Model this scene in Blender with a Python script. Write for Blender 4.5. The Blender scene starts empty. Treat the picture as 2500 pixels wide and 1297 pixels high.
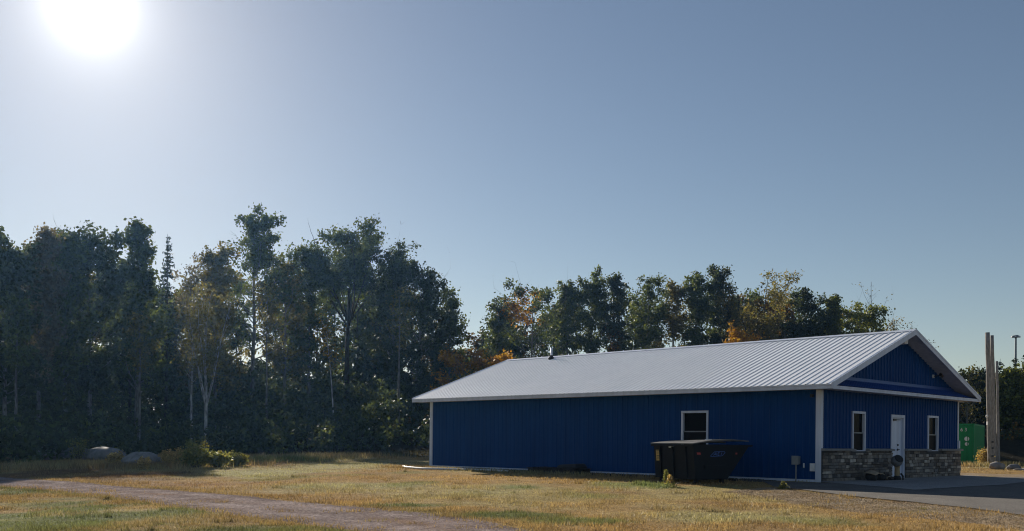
import bpy, bmesh, math, random
import numpy as np
from mathutils import Vector, Matrix

R = math.radians
rng = np.random.default_rng(7)
random.seed(7)
scene = bpy.context.scene
col = scene.collection

# ------------------------------------------------------------------ camera, sky, sun, exposure
F_PX, CX, CY, ROLL, HC = 2403.5, 1250.0, 1076.6, 0.0096, 1.154   # focal length and principal point in photo pixels
cam_d = bpy.data.cameras.new('camera')
cam = bpy.data.objects.new('camera', cam_d)
col.objects.link(cam)
cam_d.sensor_width = 36.0
cam_d.lens = 36.0 * F_PX / 2500.0
cam_d.shift_y = (CY - 648.5) / 2500.0
cam_d.clip_start = 0.1
cam_d.clip_end = 8000
cam.location = (0, 0, HC)
cam.rotation_mode = 'QUATERNION'
cam.rotation_quaternion = (Matrix.Rotation(R(90), 3, 'X') @ Matrix.Rotation(ROLL, 3, 'Z')).to_quaternion()
scene.camera = cam

SUN_AZ, SUN_EL = R(23.4), R(22.0)      # left of the view direction, above the horizon
sun_dir = Vector((-math.sin(SUN_AZ) * math.cos(SUN_EL), math.cos(SUN_AZ) * math.cos(SUN_EL), math.sin(SUN_EL)))
world = bpy.data.worlds.new('World')
scene.world = world
world.use_nodes = True
wn = world.node_tree
wn.nodes.clear()
sky = wn.nodes.new('ShaderNodeTexSky')
sky.sky_type = 'NISHITA'
sky.sun_disc = False
sky.sun_elevation = SUN_EL
sky.sun_rotation = -SUN_AZ
sky.altitude = 300
sky.air_density = 1.0
sky.dust_density = 0.2
sky.ozone_density = 1.2
bg = wn.nodes.new('ShaderNodeBackground')
bg.inputs['Strength'].default_value = 0.05
out = wn.nodes.new('ShaderNodeOutputWorld')
tc = wn.nodes.new('ShaderNodeTexCoord')
dot = wn.nodes.new('ShaderNodeVectorMath'); dot.operation = 'DOT_PRODUCT'
dot.inputs[1].default_value = sun_dir
nrm = wn.nodes.new('ShaderNodeVectorMath'); nrm.operation = 'NORMALIZE'
wn.links.new(tc.outputs['Generated'], nrm.inputs[0])
wn.links.new(nrm.outputs[0], dot.inputs[0])
def wmath(op, a, b=None):
    n = wn.nodes.new('ShaderNodeMath'); n.operation = op
    for i, v in enumerate((a, b)):
        if v is None: continue
        if isinstance(v, (int, float)): n.inputs[i].default_value = v
        else: wn.links.new(v, n.inputs[i])
    return n.outputs[0]
dpos = wmath('MAXIMUM', dot.outputs['Value'], 0.0)
glow = wmath('ADD', wmath('MULTIPLY', wmath('POWER', dpos, 5200.0), 40.0),
             wmath('ADD', wmath('ADD', wmath('MULTIPLY', wmath('POWER', dpos, 1000.0), 7.5), wmath('MULTIPLY', wmath('POWER', dpos, 180.0), 3.2)), wmath('MULTIPLY', wmath('POWER', dpos, 40.0), 0.7)))
gcol = wn.nodes.new('ShaderNodeVectorMath'); gcol.operation = 'SCALE'
gcol.inputs[0].default_value = (1.0, 0.96, 0.88)
wn.links.new(glow, gcol.inputs['Scale'])
addc = wn.nodes.new('ShaderNodeVectorMath'); addc.operation = 'ADD'
tint = wn.nodes.new('ShaderNodeVectorMath'); tint.operation = 'MULTIPLY'
tint.inputs[1].default_value = (1.04, 1.0, .985)
wn.links.new(sky.outputs[0], tint.inputs[0])
wn.links.new(tint.outputs[0], addc.inputs[0])
wn.links.new(gcol.outputs[0], addc.inputs[1])
wn.links.new(addc.outputs[0], bg.inputs['Color'])
wn.links.new(bg.outputs[0], out.inputs['Surface'])

sun_d = bpy.data.lights.new('sun', 'SUN')
sun_d.energy = 5.0
sun_d.angle = R(0.55)
sun_d.color = (1.0, 0.90, 0.76)
sun = bpy.data.objects.new('sun', sun_d)
col.objects.link(sun)
sun.rotation_euler = (-sun_dir).to_track_quat('-Z', 'Y').to_euler()
sun.location = sun_dir * 60

vs = scene.view_settings
vs.view_transform = 'Standard'
vs.look = 'None'
vs.exposure = 0.45
vs.gamma = 1.0
vs.use_curve_mapping = False
scene.cycles.use_denoising = True
scene.cycles.denoising_prefilter = 'ACCURATE'
scene.cycles.filter_width = 1.1
scene.cycles.use_adaptive_sampling = False
scene.cycles.max_bounces = 8
scene.cycles.transparent_max_bounces = 8
scene.cycles.diffuse_bounces = 3
scene.cycles.sample_clamp_indirect = 6.0

# ------------------------------------------------------------------ helpers
def tag(o, label=None, cat=None, group=None, kind=None):
    if label: o['label'] = label
    if cat: o['category'] = cat
    if group: o['group'] = group
    if kind: o['kind'] = kind
    return o

def link(name, me, mat=None, parent=None):
    o = bpy.data.objects.new(name, me)
    col.objects.link(o)
    if mat is not None and me is not None and not me.materials: me.materials.append(mat)
    if parent is not None: o.parent = parent
    return o

def empty(name, loc=(0, 0, 0), rz=0.0):
    o = bpy.data.objects.new(name, None)
    o.empty_display_size = 0.3
    col.objects.link(o)
    o.location = loc
    o.rotation_euler = (0, 0, rz)
    return o

def copy_tree(o, parent=None):
    c = o.copy(); col.objects.link(c); c.parent = parent
    for ch in list(o.children): copy_tree(ch, c)
    return c

class MB:
    """collects vertices and faces, then links them as one mesh object"""
    def __init__(self): self.v = []; self.f = []
    def add(self, vs, fs):
        n = len(self.v)
        self.v += [tuple(p) for p in vs]
        self.f += [tuple(i + n for i in f) for f in fs]
        return self
    def box(self, x0, x1, y0, y1, z0, z1, m=None):
        vs = [(x, y, z) for z in (z0, z1) for y in (y0, y1) for x in (x0, x1)]
        if m is not None: vs = [tuple(m @ Vector(p)) for p in vs]
        return self.add(vs, [(0, 2, 3, 1), (4, 5, 7, 6), (0, 1, 5, 4), (2, 6, 7, 3), (0, 4, 6, 2), (1, 3, 7, 5)])
    def prism(self, poly, d0, d1, f):
        """poly: list of 2D points, f(p,q,d)->3D"""
        n = len(poly)
        vs = [f(p, q, d0) for p, q in poly] + [f(p, q, d1) for p, q in poly]
        fs = [tuple(range(n - 1, -1, -1)), tuple(range(n, 2 * n))]
        fs += [(i, (i + 1) % n, n + (i + 1) % n, n + i) for i in range(n)]
        return self.add(vs, fs)
    def tube(self, pts, rad, sides=6, cap=True):
        pts = [Vector(p) for p in pts]
        if not hasattr(rad, '__len__'): rad = [rad] * len(pts)
        ring = []
        vs = []
        for i, p in enumerate(pts):
            t = (pts[min(i + 1, len(pts) - 1)] - pts[max(i - 1, 0)])
            t = t.normalized() if t.length > 1e-9 else Vector((0, 0, 1))
            ref = Vector((0, 0, 1)) if abs(t.z) < 0.93 else Vector((1, 0, 0))
            u = t.cross(ref).normalized(); w = t.cross(u)
            for k in range(sides):
                a = 2 * math.pi * k / sides
                vs.append(p + (u * math.cos(a) + w * math.sin(a)) * rad[i])
        fs = []
        for i in range(len(pts) - 1):
            for k in range(sides):
                a = i * sides + k; b = i * sides + (k + 1) % sides
                fs.append((a, b, b + sides, a + sides))
        if cap:
            fs.append(tuple(range(sides - 1, -1, -1)))
            fs.append(tuple(range((len(pts) - 1) * sides, len(pts) * sides)))
        return self.add(vs, fs)
    def lathe(self, prof, sides=20, c=(0, 0, 0), m=None):
        vs = []
        for r, z in prof:
            for k in range(sides):
                a = 2 * math.pi * k / sides
                p = Vector((r * math.cos(a), r * math.sin(a), z))
                if m is not None: p = m @ p
                vs.append(p + Vector(c))
        fs = []
        for i in range(len(prof) - 1):
            for k in range(sides):
                a = i * sides + k; b = i * sides + (k + 1) % sides
                fs.append((a, b, b + sides, a + sides))
        return self.add(vs, fs)
    def mesh(self, name, smooth=False):
        me = bpy.data.meshes.new(name)
        me.from_pydata(self.v, [], self.f)
        me.update()
        if smooth: me.polygons.foreach_set('use_smooth', [True] * len(me.polygons))
        return me
    def build(self, name, mat, parent=None, smooth=False):
        return link(name, self.mesh(name, smooth), mat, parent)

def np_mesh(name, V, Fq, colors=None, smooth=False):
    """V (n,3), Fq (m,k) all faces the same size; colors (n,3) point colours"""
    V = np.asarray(V, np.float32); Fq = np.asarray(Fq, np.int32)
    me = bpy.data.meshes.new(name)
    k = Fq.shape[1]
    me.vertices.add(len(V)); me.vertices.foreach_set('co', V.ravel())
    me.loops.add(Fq.size); me.loops.foreach_set('vertex_index', Fq.ravel())
    me.polygons.add(len(Fq))
    me.polygons.foreach_set('loop_start', np.arange(0, Fq.size, k, dtype=np.int32))
    me.polygons.foreach_set('loop_total', np.full(len(Fq), k, np.int32))
    if smooth: me.polygons.foreach_set('use_smooth', np.ones(len(Fq), bool))
    me.update(calc_edges=True)
    if colors is not None:
        at = me.attributes.new('tint', 'FLOAT_COLOR', 'POINT')
        c4 = np.ones((len(V), 4), np.float32); c4[:, :3] = colors
        at.data.foreach_set('color', c4.ravel())
    return me

def hash2(i, j, s):
    h = (i.astype(np.int64) * 374761393 + j.astype(np.int64) * 668265263 + s * 1274126177) & 0x7fffffff
    h = ((h ^ (h >> 13)) * 1274126177) & 0x7fffffff
    h = (h ^ (h >> 16)) & 0xffff
    return h / 65535.0

def vnoise(x, y, s=0):
    x = np.asarray(x, float); y = np.asarray(y, float)
    i = np.floor(x); j = np.floor(y); fx = x - i; fy = y - j
    i = i.astype(np.int64); j = j.astype(np.int64)
    fx = fx * fx * (3 - 2 * fx); fy = fy * fy * (3 - 2 * fy)
    a = hash2(i, j, s); b = hash2(i + 1, j, s); c = hash2(i, j + 1, s); d = hash2(i + 1, j + 1, s)
    return (a * (1 - fx) + b * fx) * (1 - fy) + (c * (1 - fx) + d * fx) * fy

def fbm(x, y, s=0, o=4):
    t = 0; amp = .5; tot = 0
    for k in range(o):
        t = t + amp * vnoise(x * 2 ** k, y * 2 ** k, s + k * 17); tot += amp; amp *= .5
    return t / tot

def ss(x, a=0.0, b=1.0):
    t = np.clip((np.asarray(x, float) - a) / (b - a), 0, 1)
    return t * t * (3 - 2 * t)

# ------------------------------------------------------------------ the building's frame and the terrain
TH = 0.778
C0 = np.array([9.3075, 29.698])                         # near corner of the building on the ground
EX = np.array([math.sin(TH), -math.cos(TH)])            # along the long wall, towards the near corner
EY = np.array([math.cos(TH), math.sin(TH)])             # along the gable wall, away
BL, BW, BH, OE, OG, RISE, FH = 18.30, 10.48, 2.782, 0.542, 0.61, 2.06, 0.148

def to_ab(x, y):
    dx = np.asarray(x) - C0[0]; dy = np.asarray(y) - C0[1]
    return dx * EX[0] + dy * EX[1], dx * EY[0] + dy * EY[1]

def from_ab(a, b):
    return C0[0] + a * EX[0] + b * EY[0], C0[1] + a * EX[1] + b * EY[1]

def gz(x, y):
    """height of the ground"""
    x = np.asarray(x, float); y = np.asarray(y, float)
    a, b = to_ab(x, y)
    z = -0.10 * ss(-b, 0.2, 4.5) - 0.30 * ss(-b, 2.0, 27.0)
    z = z - 0.015
    r = np.hypot(x, y)
    z = z + 2.2 * ss(y + 0.35 * x, 66, 92) * ss(-x, -6, 14)                     # bank under the left wood
    z = z + 1.6 * ss(y, 88, 120) * ss(x, -8, 6)                                 # rise behind the building
    z = z + 1.7 * ss(y, 64, 76) * ss(x - 0.43 * y, 0.4, 4)                      # embankment at the right
    far = ss(r, 150, 500)
    z = z * (1 - 0.6 * far)
    bump = (vnoise(x * .7, y * .7, 3) - .5) * .05 + (vnoise(x * .23, y * .23, 5) - .5) * .10
    keep = ss(np.maximum(-b - 3.0, np.maximum(-a - 21.0, np.maximum(b - 12.5, a - 16))), 0, 5)
    return z + bump * keep * (1 - far)

def g1(x, y): return float(gz(np.array([x]), np.array([y]))[0])

def ray(u, v):
    du = u - CX; dv = v - CY
    c, s = math.cos(ROLL), math.sin(ROLL)
    x = c * du + s * dv; y = -s * du + c * dv
    return x / F_PX, -y / F_PX          # X/Y and (Z-HC)/Y per metre of depth

def ground_px(u, v):
    """where the photo's pixel meets the ground"""
    kx, kz = ray(u, v)
    Ys = np.arange(4.0, 160.0, 0.02)
    hit = HC + kz * Ys <= gz(kx * Ys, Ys)
    Y = float(Ys[np.argmax(hit)]) if hit.any() else 160.0
    return kx * Y, Y

def at(u, v, Y):
    kx, kz = ray(u, v)
    return kx * Y, Y, HC + kz * Y

# ------------------------------------------------------------------ materials
def new_mat(name):
    m = bpy.data.materials.new(name); m.use_nodes = True
    nt = m.node_tree
    return m, nt, nt.nodes['Principled BSDF']

def N(nt, t, **kw):
    n = nt.nodes.new(t)
    for k, v in kw.items():
        if k in n.inputs: n.inputs[k].default_value = v
        else: setattr(n, k, v)
    return n

def ramp(nt, fac, stops):
    r = nt.nodes.new('ShaderNodeValToRGB')
    while len(r.color_ramp.elements) < len(stops): r.color_ramp.elements.new(0.5)
    for e, (p, c) in zip(r.color_ramp.elements, stops):
        e.position = p; e.color = (*c, 1)
    nt.links.new(fac, r.inputs[0])
    return r.outputs[0]

def mixc(nt, fac, a, b, mode='MIX'):
    n = nt.nodes.new('ShaderNodeMix'); n.data_type = 'RGBA'; n.blend_type = mode
    for i, v in ((0, fac), (6, a), (7, b)):
        if hasattr(v, 'is_linked') or hasattr(v, 'links'): nt.links.new(v, n.inputs[i])
        elif isinstance(v, (int, float)): n.inputs[i].default_value = v
        else: n.inputs[i].default_value = (*v, 1)
    return n.outputs[2]

def noise(nt, scale, detail=4, vec=None, rough=.55):
    n = nt.nodes.new('ShaderNodeTexNoise')
    n.inputs['Scale'].default_value = scale; n.inputs['Detail'].default_value = detail; n.inputs['Roughness'].default_value = rough
    if vec is not None: nt.links.new(vec, n.inputs['Vector'])
    return n.outputs['Fac']

def bump(nt, bsdf, h, strength=.4, dist=.02):
    b = nt.nodes.new('ShaderNodeBump')
    b.inputs['Strength'].default_value = strength; b.inputs['Distance'].default_value = dist
    nt.links.new(h, b.inputs['Height']); nt.links.new(b.outputs[0], bsdf.inputs['Normal'])

def simple(name, c, rough=.5, metal=0.0, var=.12, scale=6.0, spec=.5, bumpk=0.0, dark=None):
    """plain colour with mottling, the working material for manufactured surfaces"""
    m, nt, p = new_mat(name)
    g = nt.nodes.new('ShaderNodeTexCoord').outputs['Object']
    f = noise(nt, scale, 5, g)
    lo = tuple(max(0, x * (1 - var)) for x in (dark or c)); hi = tuple(x * (1 + var) for x in c)
    nt.links.new(ramp(nt, f, [(.3, lo), (.7, hi)]), p.inputs['Base Color'])
    p.inputs['Roughness'].default_value = rough; p.inputs['Metallic'].default_value = metal
    p.inputs['Specular IOR Level'].default_value = spec
    if bumpk: bump(nt, p, noise(nt, scale * 4, 5, g), bumpk, .01)
    return m

def leaf_mat(name, trans=.35, tt=(1.25, 1.15, .55)):
    m, nt, p = new_mat(name)
    a = N(nt, 'ShaderNodeAttribute', attribute_name='tint').outputs['Color']
    geo = nt.nodes.new('ShaderNodeNewGeometry').outputs['Position']
    f = noise(nt, 1.3, 3, geo)
    c = mixc(nt, 1.0, a, ramp(nt, f, [(.3, (.72, .74, .74)), (.7, (1.2, 1.2, 1.1))]), 'MULTIPLY')
    nt.links.new(c, p.inputs['Base Color'])
    p.inputs['Roughness'].default_value = .55; p.inputs['Specular IOR Level'].default_value = .25
    t = nt.nodes.new('ShaderNodeBsdfTranslucent')
    nt.links.new(mixc(nt, 1.0, c, tt, 'MULTIPLY'), t.inputs['Color'])
    mx = nt.nodes.new('ShaderNodeMixShader'); mx.inputs[0].default_value = trans
    nt.links.new(p.outputs[0], mx.inputs[1]); nt.links.new(t.outputs[0], mx.inputs[2])
    nt.links.new(mx.outputs[0], nt.nodes['Material Output'].inputs['Surface'])
    return m

def ground_mat(name, sheet=True):
    m, nt, p = new_mat(name)
    a = N(nt, 'ShaderNodeAttribute', attribute_name='tint').outputs['Color']
    geo = nt.nodes.new('ShaderNodeNewGeometry').outputs['Position']
    f1 = noise(nt, 3.0, 6, geo); f2 = noise(nt, 22, 5, geo); f3 = noise(nt, .6, 4, geo)
    c = mixc(nt, 1.0, a, ramp(nt, f2, [(.28, (.28, .26, .25)), (.72, (1.45, 1.45, 1.45))]), 'MULTIPLY')
    c = mixc(nt, 1.0, c, ramp(nt, f1, [(.3, (.7, .68, .66)), (.7, (1.2, 1.2, 1.2))]), 'MULTIPLY')
    nt.links.new(c, p.inputs['Base Color'])
    p.inputs['Roughness'].default_value = .95; p.inputs['Specular IOR Level'].default_value = .02
    bump(nt, p, f2, 1.0, .09)
    return m

def gravel_mat(name, c1, c2, c3, sc=28.0, b=.8, tint=False, spec=0.0):
    m, nt, p = new_mat(name)
    geo = nt.nodes.new('ShaderNodeNewGeometry').outputs['Position']
    vo = N(nt, 'ShaderNodeTexVoronoi', Scale=sc); nt.links.new(geo, vo.inputs['Vector'])
    vo2 = N(nt, 'ShaderNodeTexVoronoi', Scale=sc * 2.6); nt.links.new(geo, vo2.inputs['Vector'])
    f = noise(nt, 1.2, 5, geo)
    base = ramp(nt, f, [(.3, c1), (.55, c2), (.75, c3)])
    sep = nt.nodes.new('ShaderNodeSeparateColor'); nt.links.new(vo.outputs['Color'], sep.inputs[0])
    sep2 = nt.nodes.new('ShaderNodeSeparateColor'); nt.links.new(vo2.outputs['Color'], sep2.inputs[0])
    c = mixc(nt, 1.0, base, ramp(nt, sep.outputs[0], [(0, (.62, .6, .6)), (1, (1.35, 1.33, 1.3))]), 'MULTIPLY')
    c = mixc(nt, 1.0, c, ramp(nt, sep2.outputs[1], [(0, (.75, .74, .73)), (1, (1.25, 1.25, 1.25))]), 'MULTIPLY')
    if tint: c = mixc(nt, 1.0, c, N(nt, 'ShaderNodeAttribute', attribute_name='tint').outputs['Color'], 'MULTIPLY')
    nt.links.new(c, p.inputs['Base Color'])
    p.inputs['Roughness'].default_value = .95; p.inputs['Specular IOR Level'].default_value = spec
    bump(nt, p, vo.outputs['Distance'], b, .03)
    return m

def random_mat(name, stops, rough=.85, sc=9.0, b=.5):
    """colour drawn per object"""
    m, nt, p = new_mat(name)
    oi = nt.nodes.new('ShaderNodeObjectInfo')
    tcn = nt.nodes.new('ShaderNodeNewGeometry').outputs['Position']
    f = noise(nt, sc, 6, tcn)
    c = mixc(nt, 1.0, ramp(nt, oi.outputs['Random'], stops), ramp(nt, f, [(.25, (.6, .6, .6)), (.75, (1.35, 1.33, 1.3))]), 'MULTIPLY')
    nt.links.new(c, p.inputs['Base Color'])
    p.inputs['Roughness'].default_value = rough; p.inputs['Specular IOR Level'].default_value = .25
    bump(nt, p, f, b, .02)
    return m

def painted_steel(name, c, rough, spec=.5, metal=0.0, coat=0.0, mot=1.0):
    m, nt, p = new_mat(name)
    g = nt.nodes.new('ShaderNodeNewGeometry').outputs['Position']
    f = noise(nt, .8, 6, g); f2 = noise(nt, 9, 5, g)
    c1 = mixc(nt, 1.0, c, ramp(nt, f, [(.3, (1 - .14 * mot, 1 - .12 * mot, 1 - .10 * mot)), (.7, (1 + .06 * mot, 1 + .05 * mot, 1 + .04 * mot))]), 'MULTIPLY')
    mp = nt.nodes.new('ShaderNodeMapping'); mp.inputs['Scale'].default_value = (5, 5, .25); nt.links.new(g, mp.inputs[0])
    st = noise(nt, 1.0, 5, mp.outputs[0])
    c1 = mixc(nt, 1.0, c1, ramp(nt, st, [(.35, (1 - .12 * mot,) * 3), (.65, (1 + .05 * mot,) * 3)]), 'MULTIPLY')
    nt.links.new(c1, p.inputs['Base Color'])
    rr = nt.nodes.new('ShaderNodeMapRange'); rr.inputs['To Min'].default_value = rough - .07; rr.inputs['To Max'].default_value = rough + .1
    nt.links.new(f2, rr.inputs[0]); nt.links.new(rr.outputs[0], p.inputs['Roughness'])
    p.inputs['Specular IOR Level'].default_value = spec
    p.inputs['Coat Weight'].default_value = coat; p.inputs['Metallic'].default_value = metal
    bump(nt, p, f, .15, .02)
    return m

def bark_mat(name, lo, hi, sc=3.0):
    m, nt, p = new_mat(name)
    g = nt.nodes.new('ShaderNodeNewGeometry').outputs['Position']
    mp = nt.nodes.new('ShaderNodeMapping'); mp.inputs['Scale'].default_value = (4, 4, .8); nt.links.new(g, mp.inputs[0])
    f = noise(nt, sc, 5, mp.outputs[0])
    nt.links.new(ramp(nt, f, [(.35, lo), (.62, hi)]), p.inputs['Base Color'])
    p.inputs['Roughness'].default_value = .9; p.inputs['Specular IOR Level'].default_value = .2
    bump(nt, p, f, .6, .03)
    return m

M = {}
M['leaf'] = leaf_mat('leaf', .42)
M['needle'] = leaf_mat('needle', .12)
M['grass'] = leaf_mat('grass_blade', .35, (1.05, 1.0, .85))
M['lawn'] = ground_mat('lawn')
M['road'] = gravel_mat('road_gravel', (.225, .182, .168), (.31, .262, .25), (.39, .342, .33), 20, .7, True)
M['road_stone'] = gravel_mat('road_stone', (.22, .182, .168), (.31, .265, .25), (.41, .36, .345), 9, .2)
M['strip_gravel'] = gravel_mat('strip_gravel', (.27, .20, .125), (.33, .265, .185), (.36, .31, .245), 22, .6)
M['bed'] = gravel_mat('bed_gravel', (.08, .08, .085), (.12, .12, .125), (.17, .165, .16), 24, .9)
M['asphalt'] = gravel_mat('asphalt', (.115, .108, .10), (.145, .136, .126), (.175, .163, .148), 60, .15, spec=.2)
M['concrete'] = gravel_mat('concrete', (.25, .25, .255), (.30, .297, .295), (.34, .333, .325), 70, .1, spec=.2)
M['blue'] = painted_steel('blue_steel', (.0006, .047, .19), .5, .12)
M['blue_roof'] = painted_steel('blue_roof_steel', (.016, .065, .27), .34, .5)
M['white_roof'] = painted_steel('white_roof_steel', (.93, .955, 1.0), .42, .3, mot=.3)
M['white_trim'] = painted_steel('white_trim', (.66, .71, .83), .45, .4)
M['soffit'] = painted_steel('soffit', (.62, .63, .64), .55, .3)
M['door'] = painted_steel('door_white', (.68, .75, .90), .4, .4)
M['core'] = simple('wall_core', (.05, .05, .055), .9)
M['found'] = simple('foundation', (.24, .24, .235), .9, bumpk=.3)
M['glass'] = simple('window_glass', (.003, .004, .006), .12, var=.2, spec=.03)
M['screen'] = simple('insect_screen', (.005, .006, .008), .5, var=.2, spec=.08)
M['stone'] = random_mat('wall_stone', [(0, (.07, .068, .07)), (.25, (.14, .122, .105)), (.5, (.22, .19, .16)), (.7, (.17, .165, .165)), (.88, (.33, .295, .25)), (1, (.50, .47, .43))])
M['mortar'] = simple('mortar', (.06, .06, .06), .95, bumpk=.4, scale=14)
M['cap'] = simple('stone_cap', (.24, .235, .23), .9, bumpk=.4, scale=9)
M['black_metal'] = painted_steel('dumpster_paint', (.006, .0075, .010), .55, .18)
M['black_plastic'] = simple('lid_plastic', (.10, .103, .11), .55, var=.25, scale=5, bumpk=.1)
M['rubber'] = simple('rubber', (.02, .02, .022), .8)
M['yellow'] = simple('sticker_yellow', (.62, .42, .12), .6, scale=20, var=.2)
M['ink'] = simple('sticker_ink', (.05, .045, .03), .7)
M['white'] = simple('white_plastic', (.72, .73, .74), .5)
M['blue_ink'] = simple('logo_blue', (.03, .10, .34), .6)
M['red_ink'] = simple('decal_red', (.42, .05, .04), .6)
M['grey_metal'] = simple('grey_metal', (.26, .28, .29), .5, .3)
M['dark_metal'] = simple('dark_metal', (.03, .03, .034), .5, .5)
M['steel'] = simple('steel', (.5, .5, .52), .35, .8)
M['wood_dark'] = bark_mat('dark_board', (.025, .02, .018), (.055, .045, .04), 6)
M['wood_grey'] = bark_mat('pole_wood', (.19, .175, .165), (.33, .315, .30), 5)
M['wood_tan'] = bark_mat('tan_log', (.26, .19, .11), (.42, .32, .19), 5)
M['cloth'] = simple('tan_cloth', (.42, .33, .23), .9, var=.2, scale=12, bumpk=.4)
M['rock'] = random_mat('field_rock', [(0, (.20, .20, .21)), (.5, (.26, .25, .24)), (1, (.32, .30, .28))], .85, 4, .7)
M['bark_dark'] = bark_mat('dark_bark', (.035, .032, .03), (.085, .078, .07))
M['bark_grey'] = bark_mat('aspen_bark', (.09, .088, .08), (.24, .235, .215))
M['bark_birch'] = bark_mat('birch_bark', (.16, .15, .14), (.62, .60, .57), 2.2)
M['green_metal'] = painted_steel('container_green', (.010, .23, .075), .5, .25)
M['head'] = simple('kettle_grey', (.17, .175, .185), .55, var=.2, scale=10)

# ------------------------------------------------------------------ ground
ROAD_UP = [(-160, 1151), (0, 1165), (140, 1174), (280, 1185), (448, 1197), (580, 1208), (700, 1219), (900, 1237), (1100, 1257), (1244, 1281), (1390, 1310), (1560, 1345), (1900, 1420)]
ROAD_LO = [(-160, 1175), (0, 1190), (140, 1201), (280, 1217), (420, 1239), (560, 1262), (640, 1271), (720, 1280), (800, 1290), (880, 1302), (960, 1318), (1080, 1345), (1300, 1420)]
road_up = np.array([ground_px(*p) for p in ROAD_UP]); road_lo = np.array([ground_px(*p) for p in ROAD_LO])

def resample(P, n):
    d = np.r_[0, np.cumsum(np.hypot(*np.diff(P, axis=0).T))]
    t = np.linspace(0, d[-1], n)
    return np.c_[np.interp(t, d, P[:, 0]), np.interp(t, d, P[:, 1])]

def in_poly(x, y, P):
    x = np.asarray(x); y = np.asarray(y); c = np.zeros(x.shape, bool)
    j = len(P) - 1
    for i in range(len(P)):
        xi, yi = P[i]; xj, yj = P[j]
        cond = ((yi > y) != (yj > y)) & (x < (xj - xi) * (y - yi) / (yj - yi + 1e-12) + xi)
        c ^= cond; j = i
    return c

ASPH_LO = np.array([ground_px(*p) for p in [(1890, 1190), (1960, 1198), (2090, 1214), (2250, 1230), (2400, 1247), (2500, 1260), (2640, 1282), (2800, 1310)]])
ASPH_UP = np.array([from_ab(*p) for p in [(-1.6, -0.75), (0.0, -0.7), (0.6, -0.5), (1.2, 10.6), (3.5, 12.4), (8, 12.5), (14, 12.6), (22, 12.8)]])
GRAV_UP = ASPH_LO
GRAV_LO = np.array([ground_px(*p) for p in [(1760, 1203), (1880, 1222), (2020, 1245), (2180, 1262), (2340, 1276), (2480, 1292), (2640, 1322), (2800, 1360)]])
road_poly = np.r_[road_up, road_lo[::-1]]
asph_poly = np.r_[ASPH_UP, ASPH_LO[::-1]]
grav_poly = np.r_[GRAV_UP, GRAV_LO[::-1]]
bed_poly = np.array([from_ab(*p) for p in [(-19.6, -0.5), (-19.2, -1.0), (-17, -1.15), (-2.0, -1.15), (-1.7, 0.05), (-19.6, .05)]])
bld_poly = np.array([from_ab(*p) for p in [(-BL, 0), (0.1, 0), (0.1, BW), (-BL, BW)]])

TAN = np.array([.47, .325, .15]); PALE = np.array([.47, .435, .235]); GREEN = np.array([.145, .19, .072]); BROWN = np.array([.25, .155, .085])
FOREST_AND_SHADE = np.array([.05, .045, .03]); DIRT = np.array([.27, .21, .17])
def blob(u, v, ru, rv, colr, k=1.0):
    x, y = ground_px(u, v); x1, _ = ground_px(u + ru, v); _, y1 = ground_px(u, v - rv)
    return (x, y, max(.5, abs(x1 - x)), max(.6, abs(y1 - y)), colr, k)
BLOBS = [blob(620, 1158, 190, 14, PALE), blob(830, 1136, 160, 9, PALE, .8), blob(700, 1125, 130, 7, GREEN * 1.3, .9), blob(900, 1112, 150, 6, GREEN, .8),
         blob(870, 1185, 170, 9, PALE, .75), blob(1010, 1180, 70, 6, GREEN * 1.4, .5), blob(1180, 1205, 110, 9, PALE, .6),
         blob(1270, 1190, 60, 5, GREEN * 1.5, .5), blob(1150, 1165, 200, 12, TAN * 1.1), blob(1500, 1185, 70, 10, GREEN * 1.6, .6), blob(1590, 1186, 45, 8, GREEN * 1.8, .9),
         blob(1000, 1235, 130, 5, GREEN, .9), blob(1240, 1258, 170, 8, GREEN, .9), blob(1420, 1275, 160, 9, GREEN * 1.2, .8),
         blob(1750, 1262, 160, 14, PALE * .95, .7), blob(2000, 1275, 160, 12, GREEN * 1.3, .45), blob(450, 1185, 160, 7, BROWN * 1.3, .8), blob(330, 1160, 170, 9, BROWN, .9),
         blob(120, 1155, 130, 12, BROWN * .9, .9), blob(300, 1170, 180, 5, DIRT, .7), blob(560, 1196, 190, 8, TAN * .8, .7),
         blob(60, 1215, 160, 14, TAN * .85, .75), blob(330, 1222, 110, 14, TAN * .8, .7), blob(560, 1275, 90, 9, TAN * .8, .7)]
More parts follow.
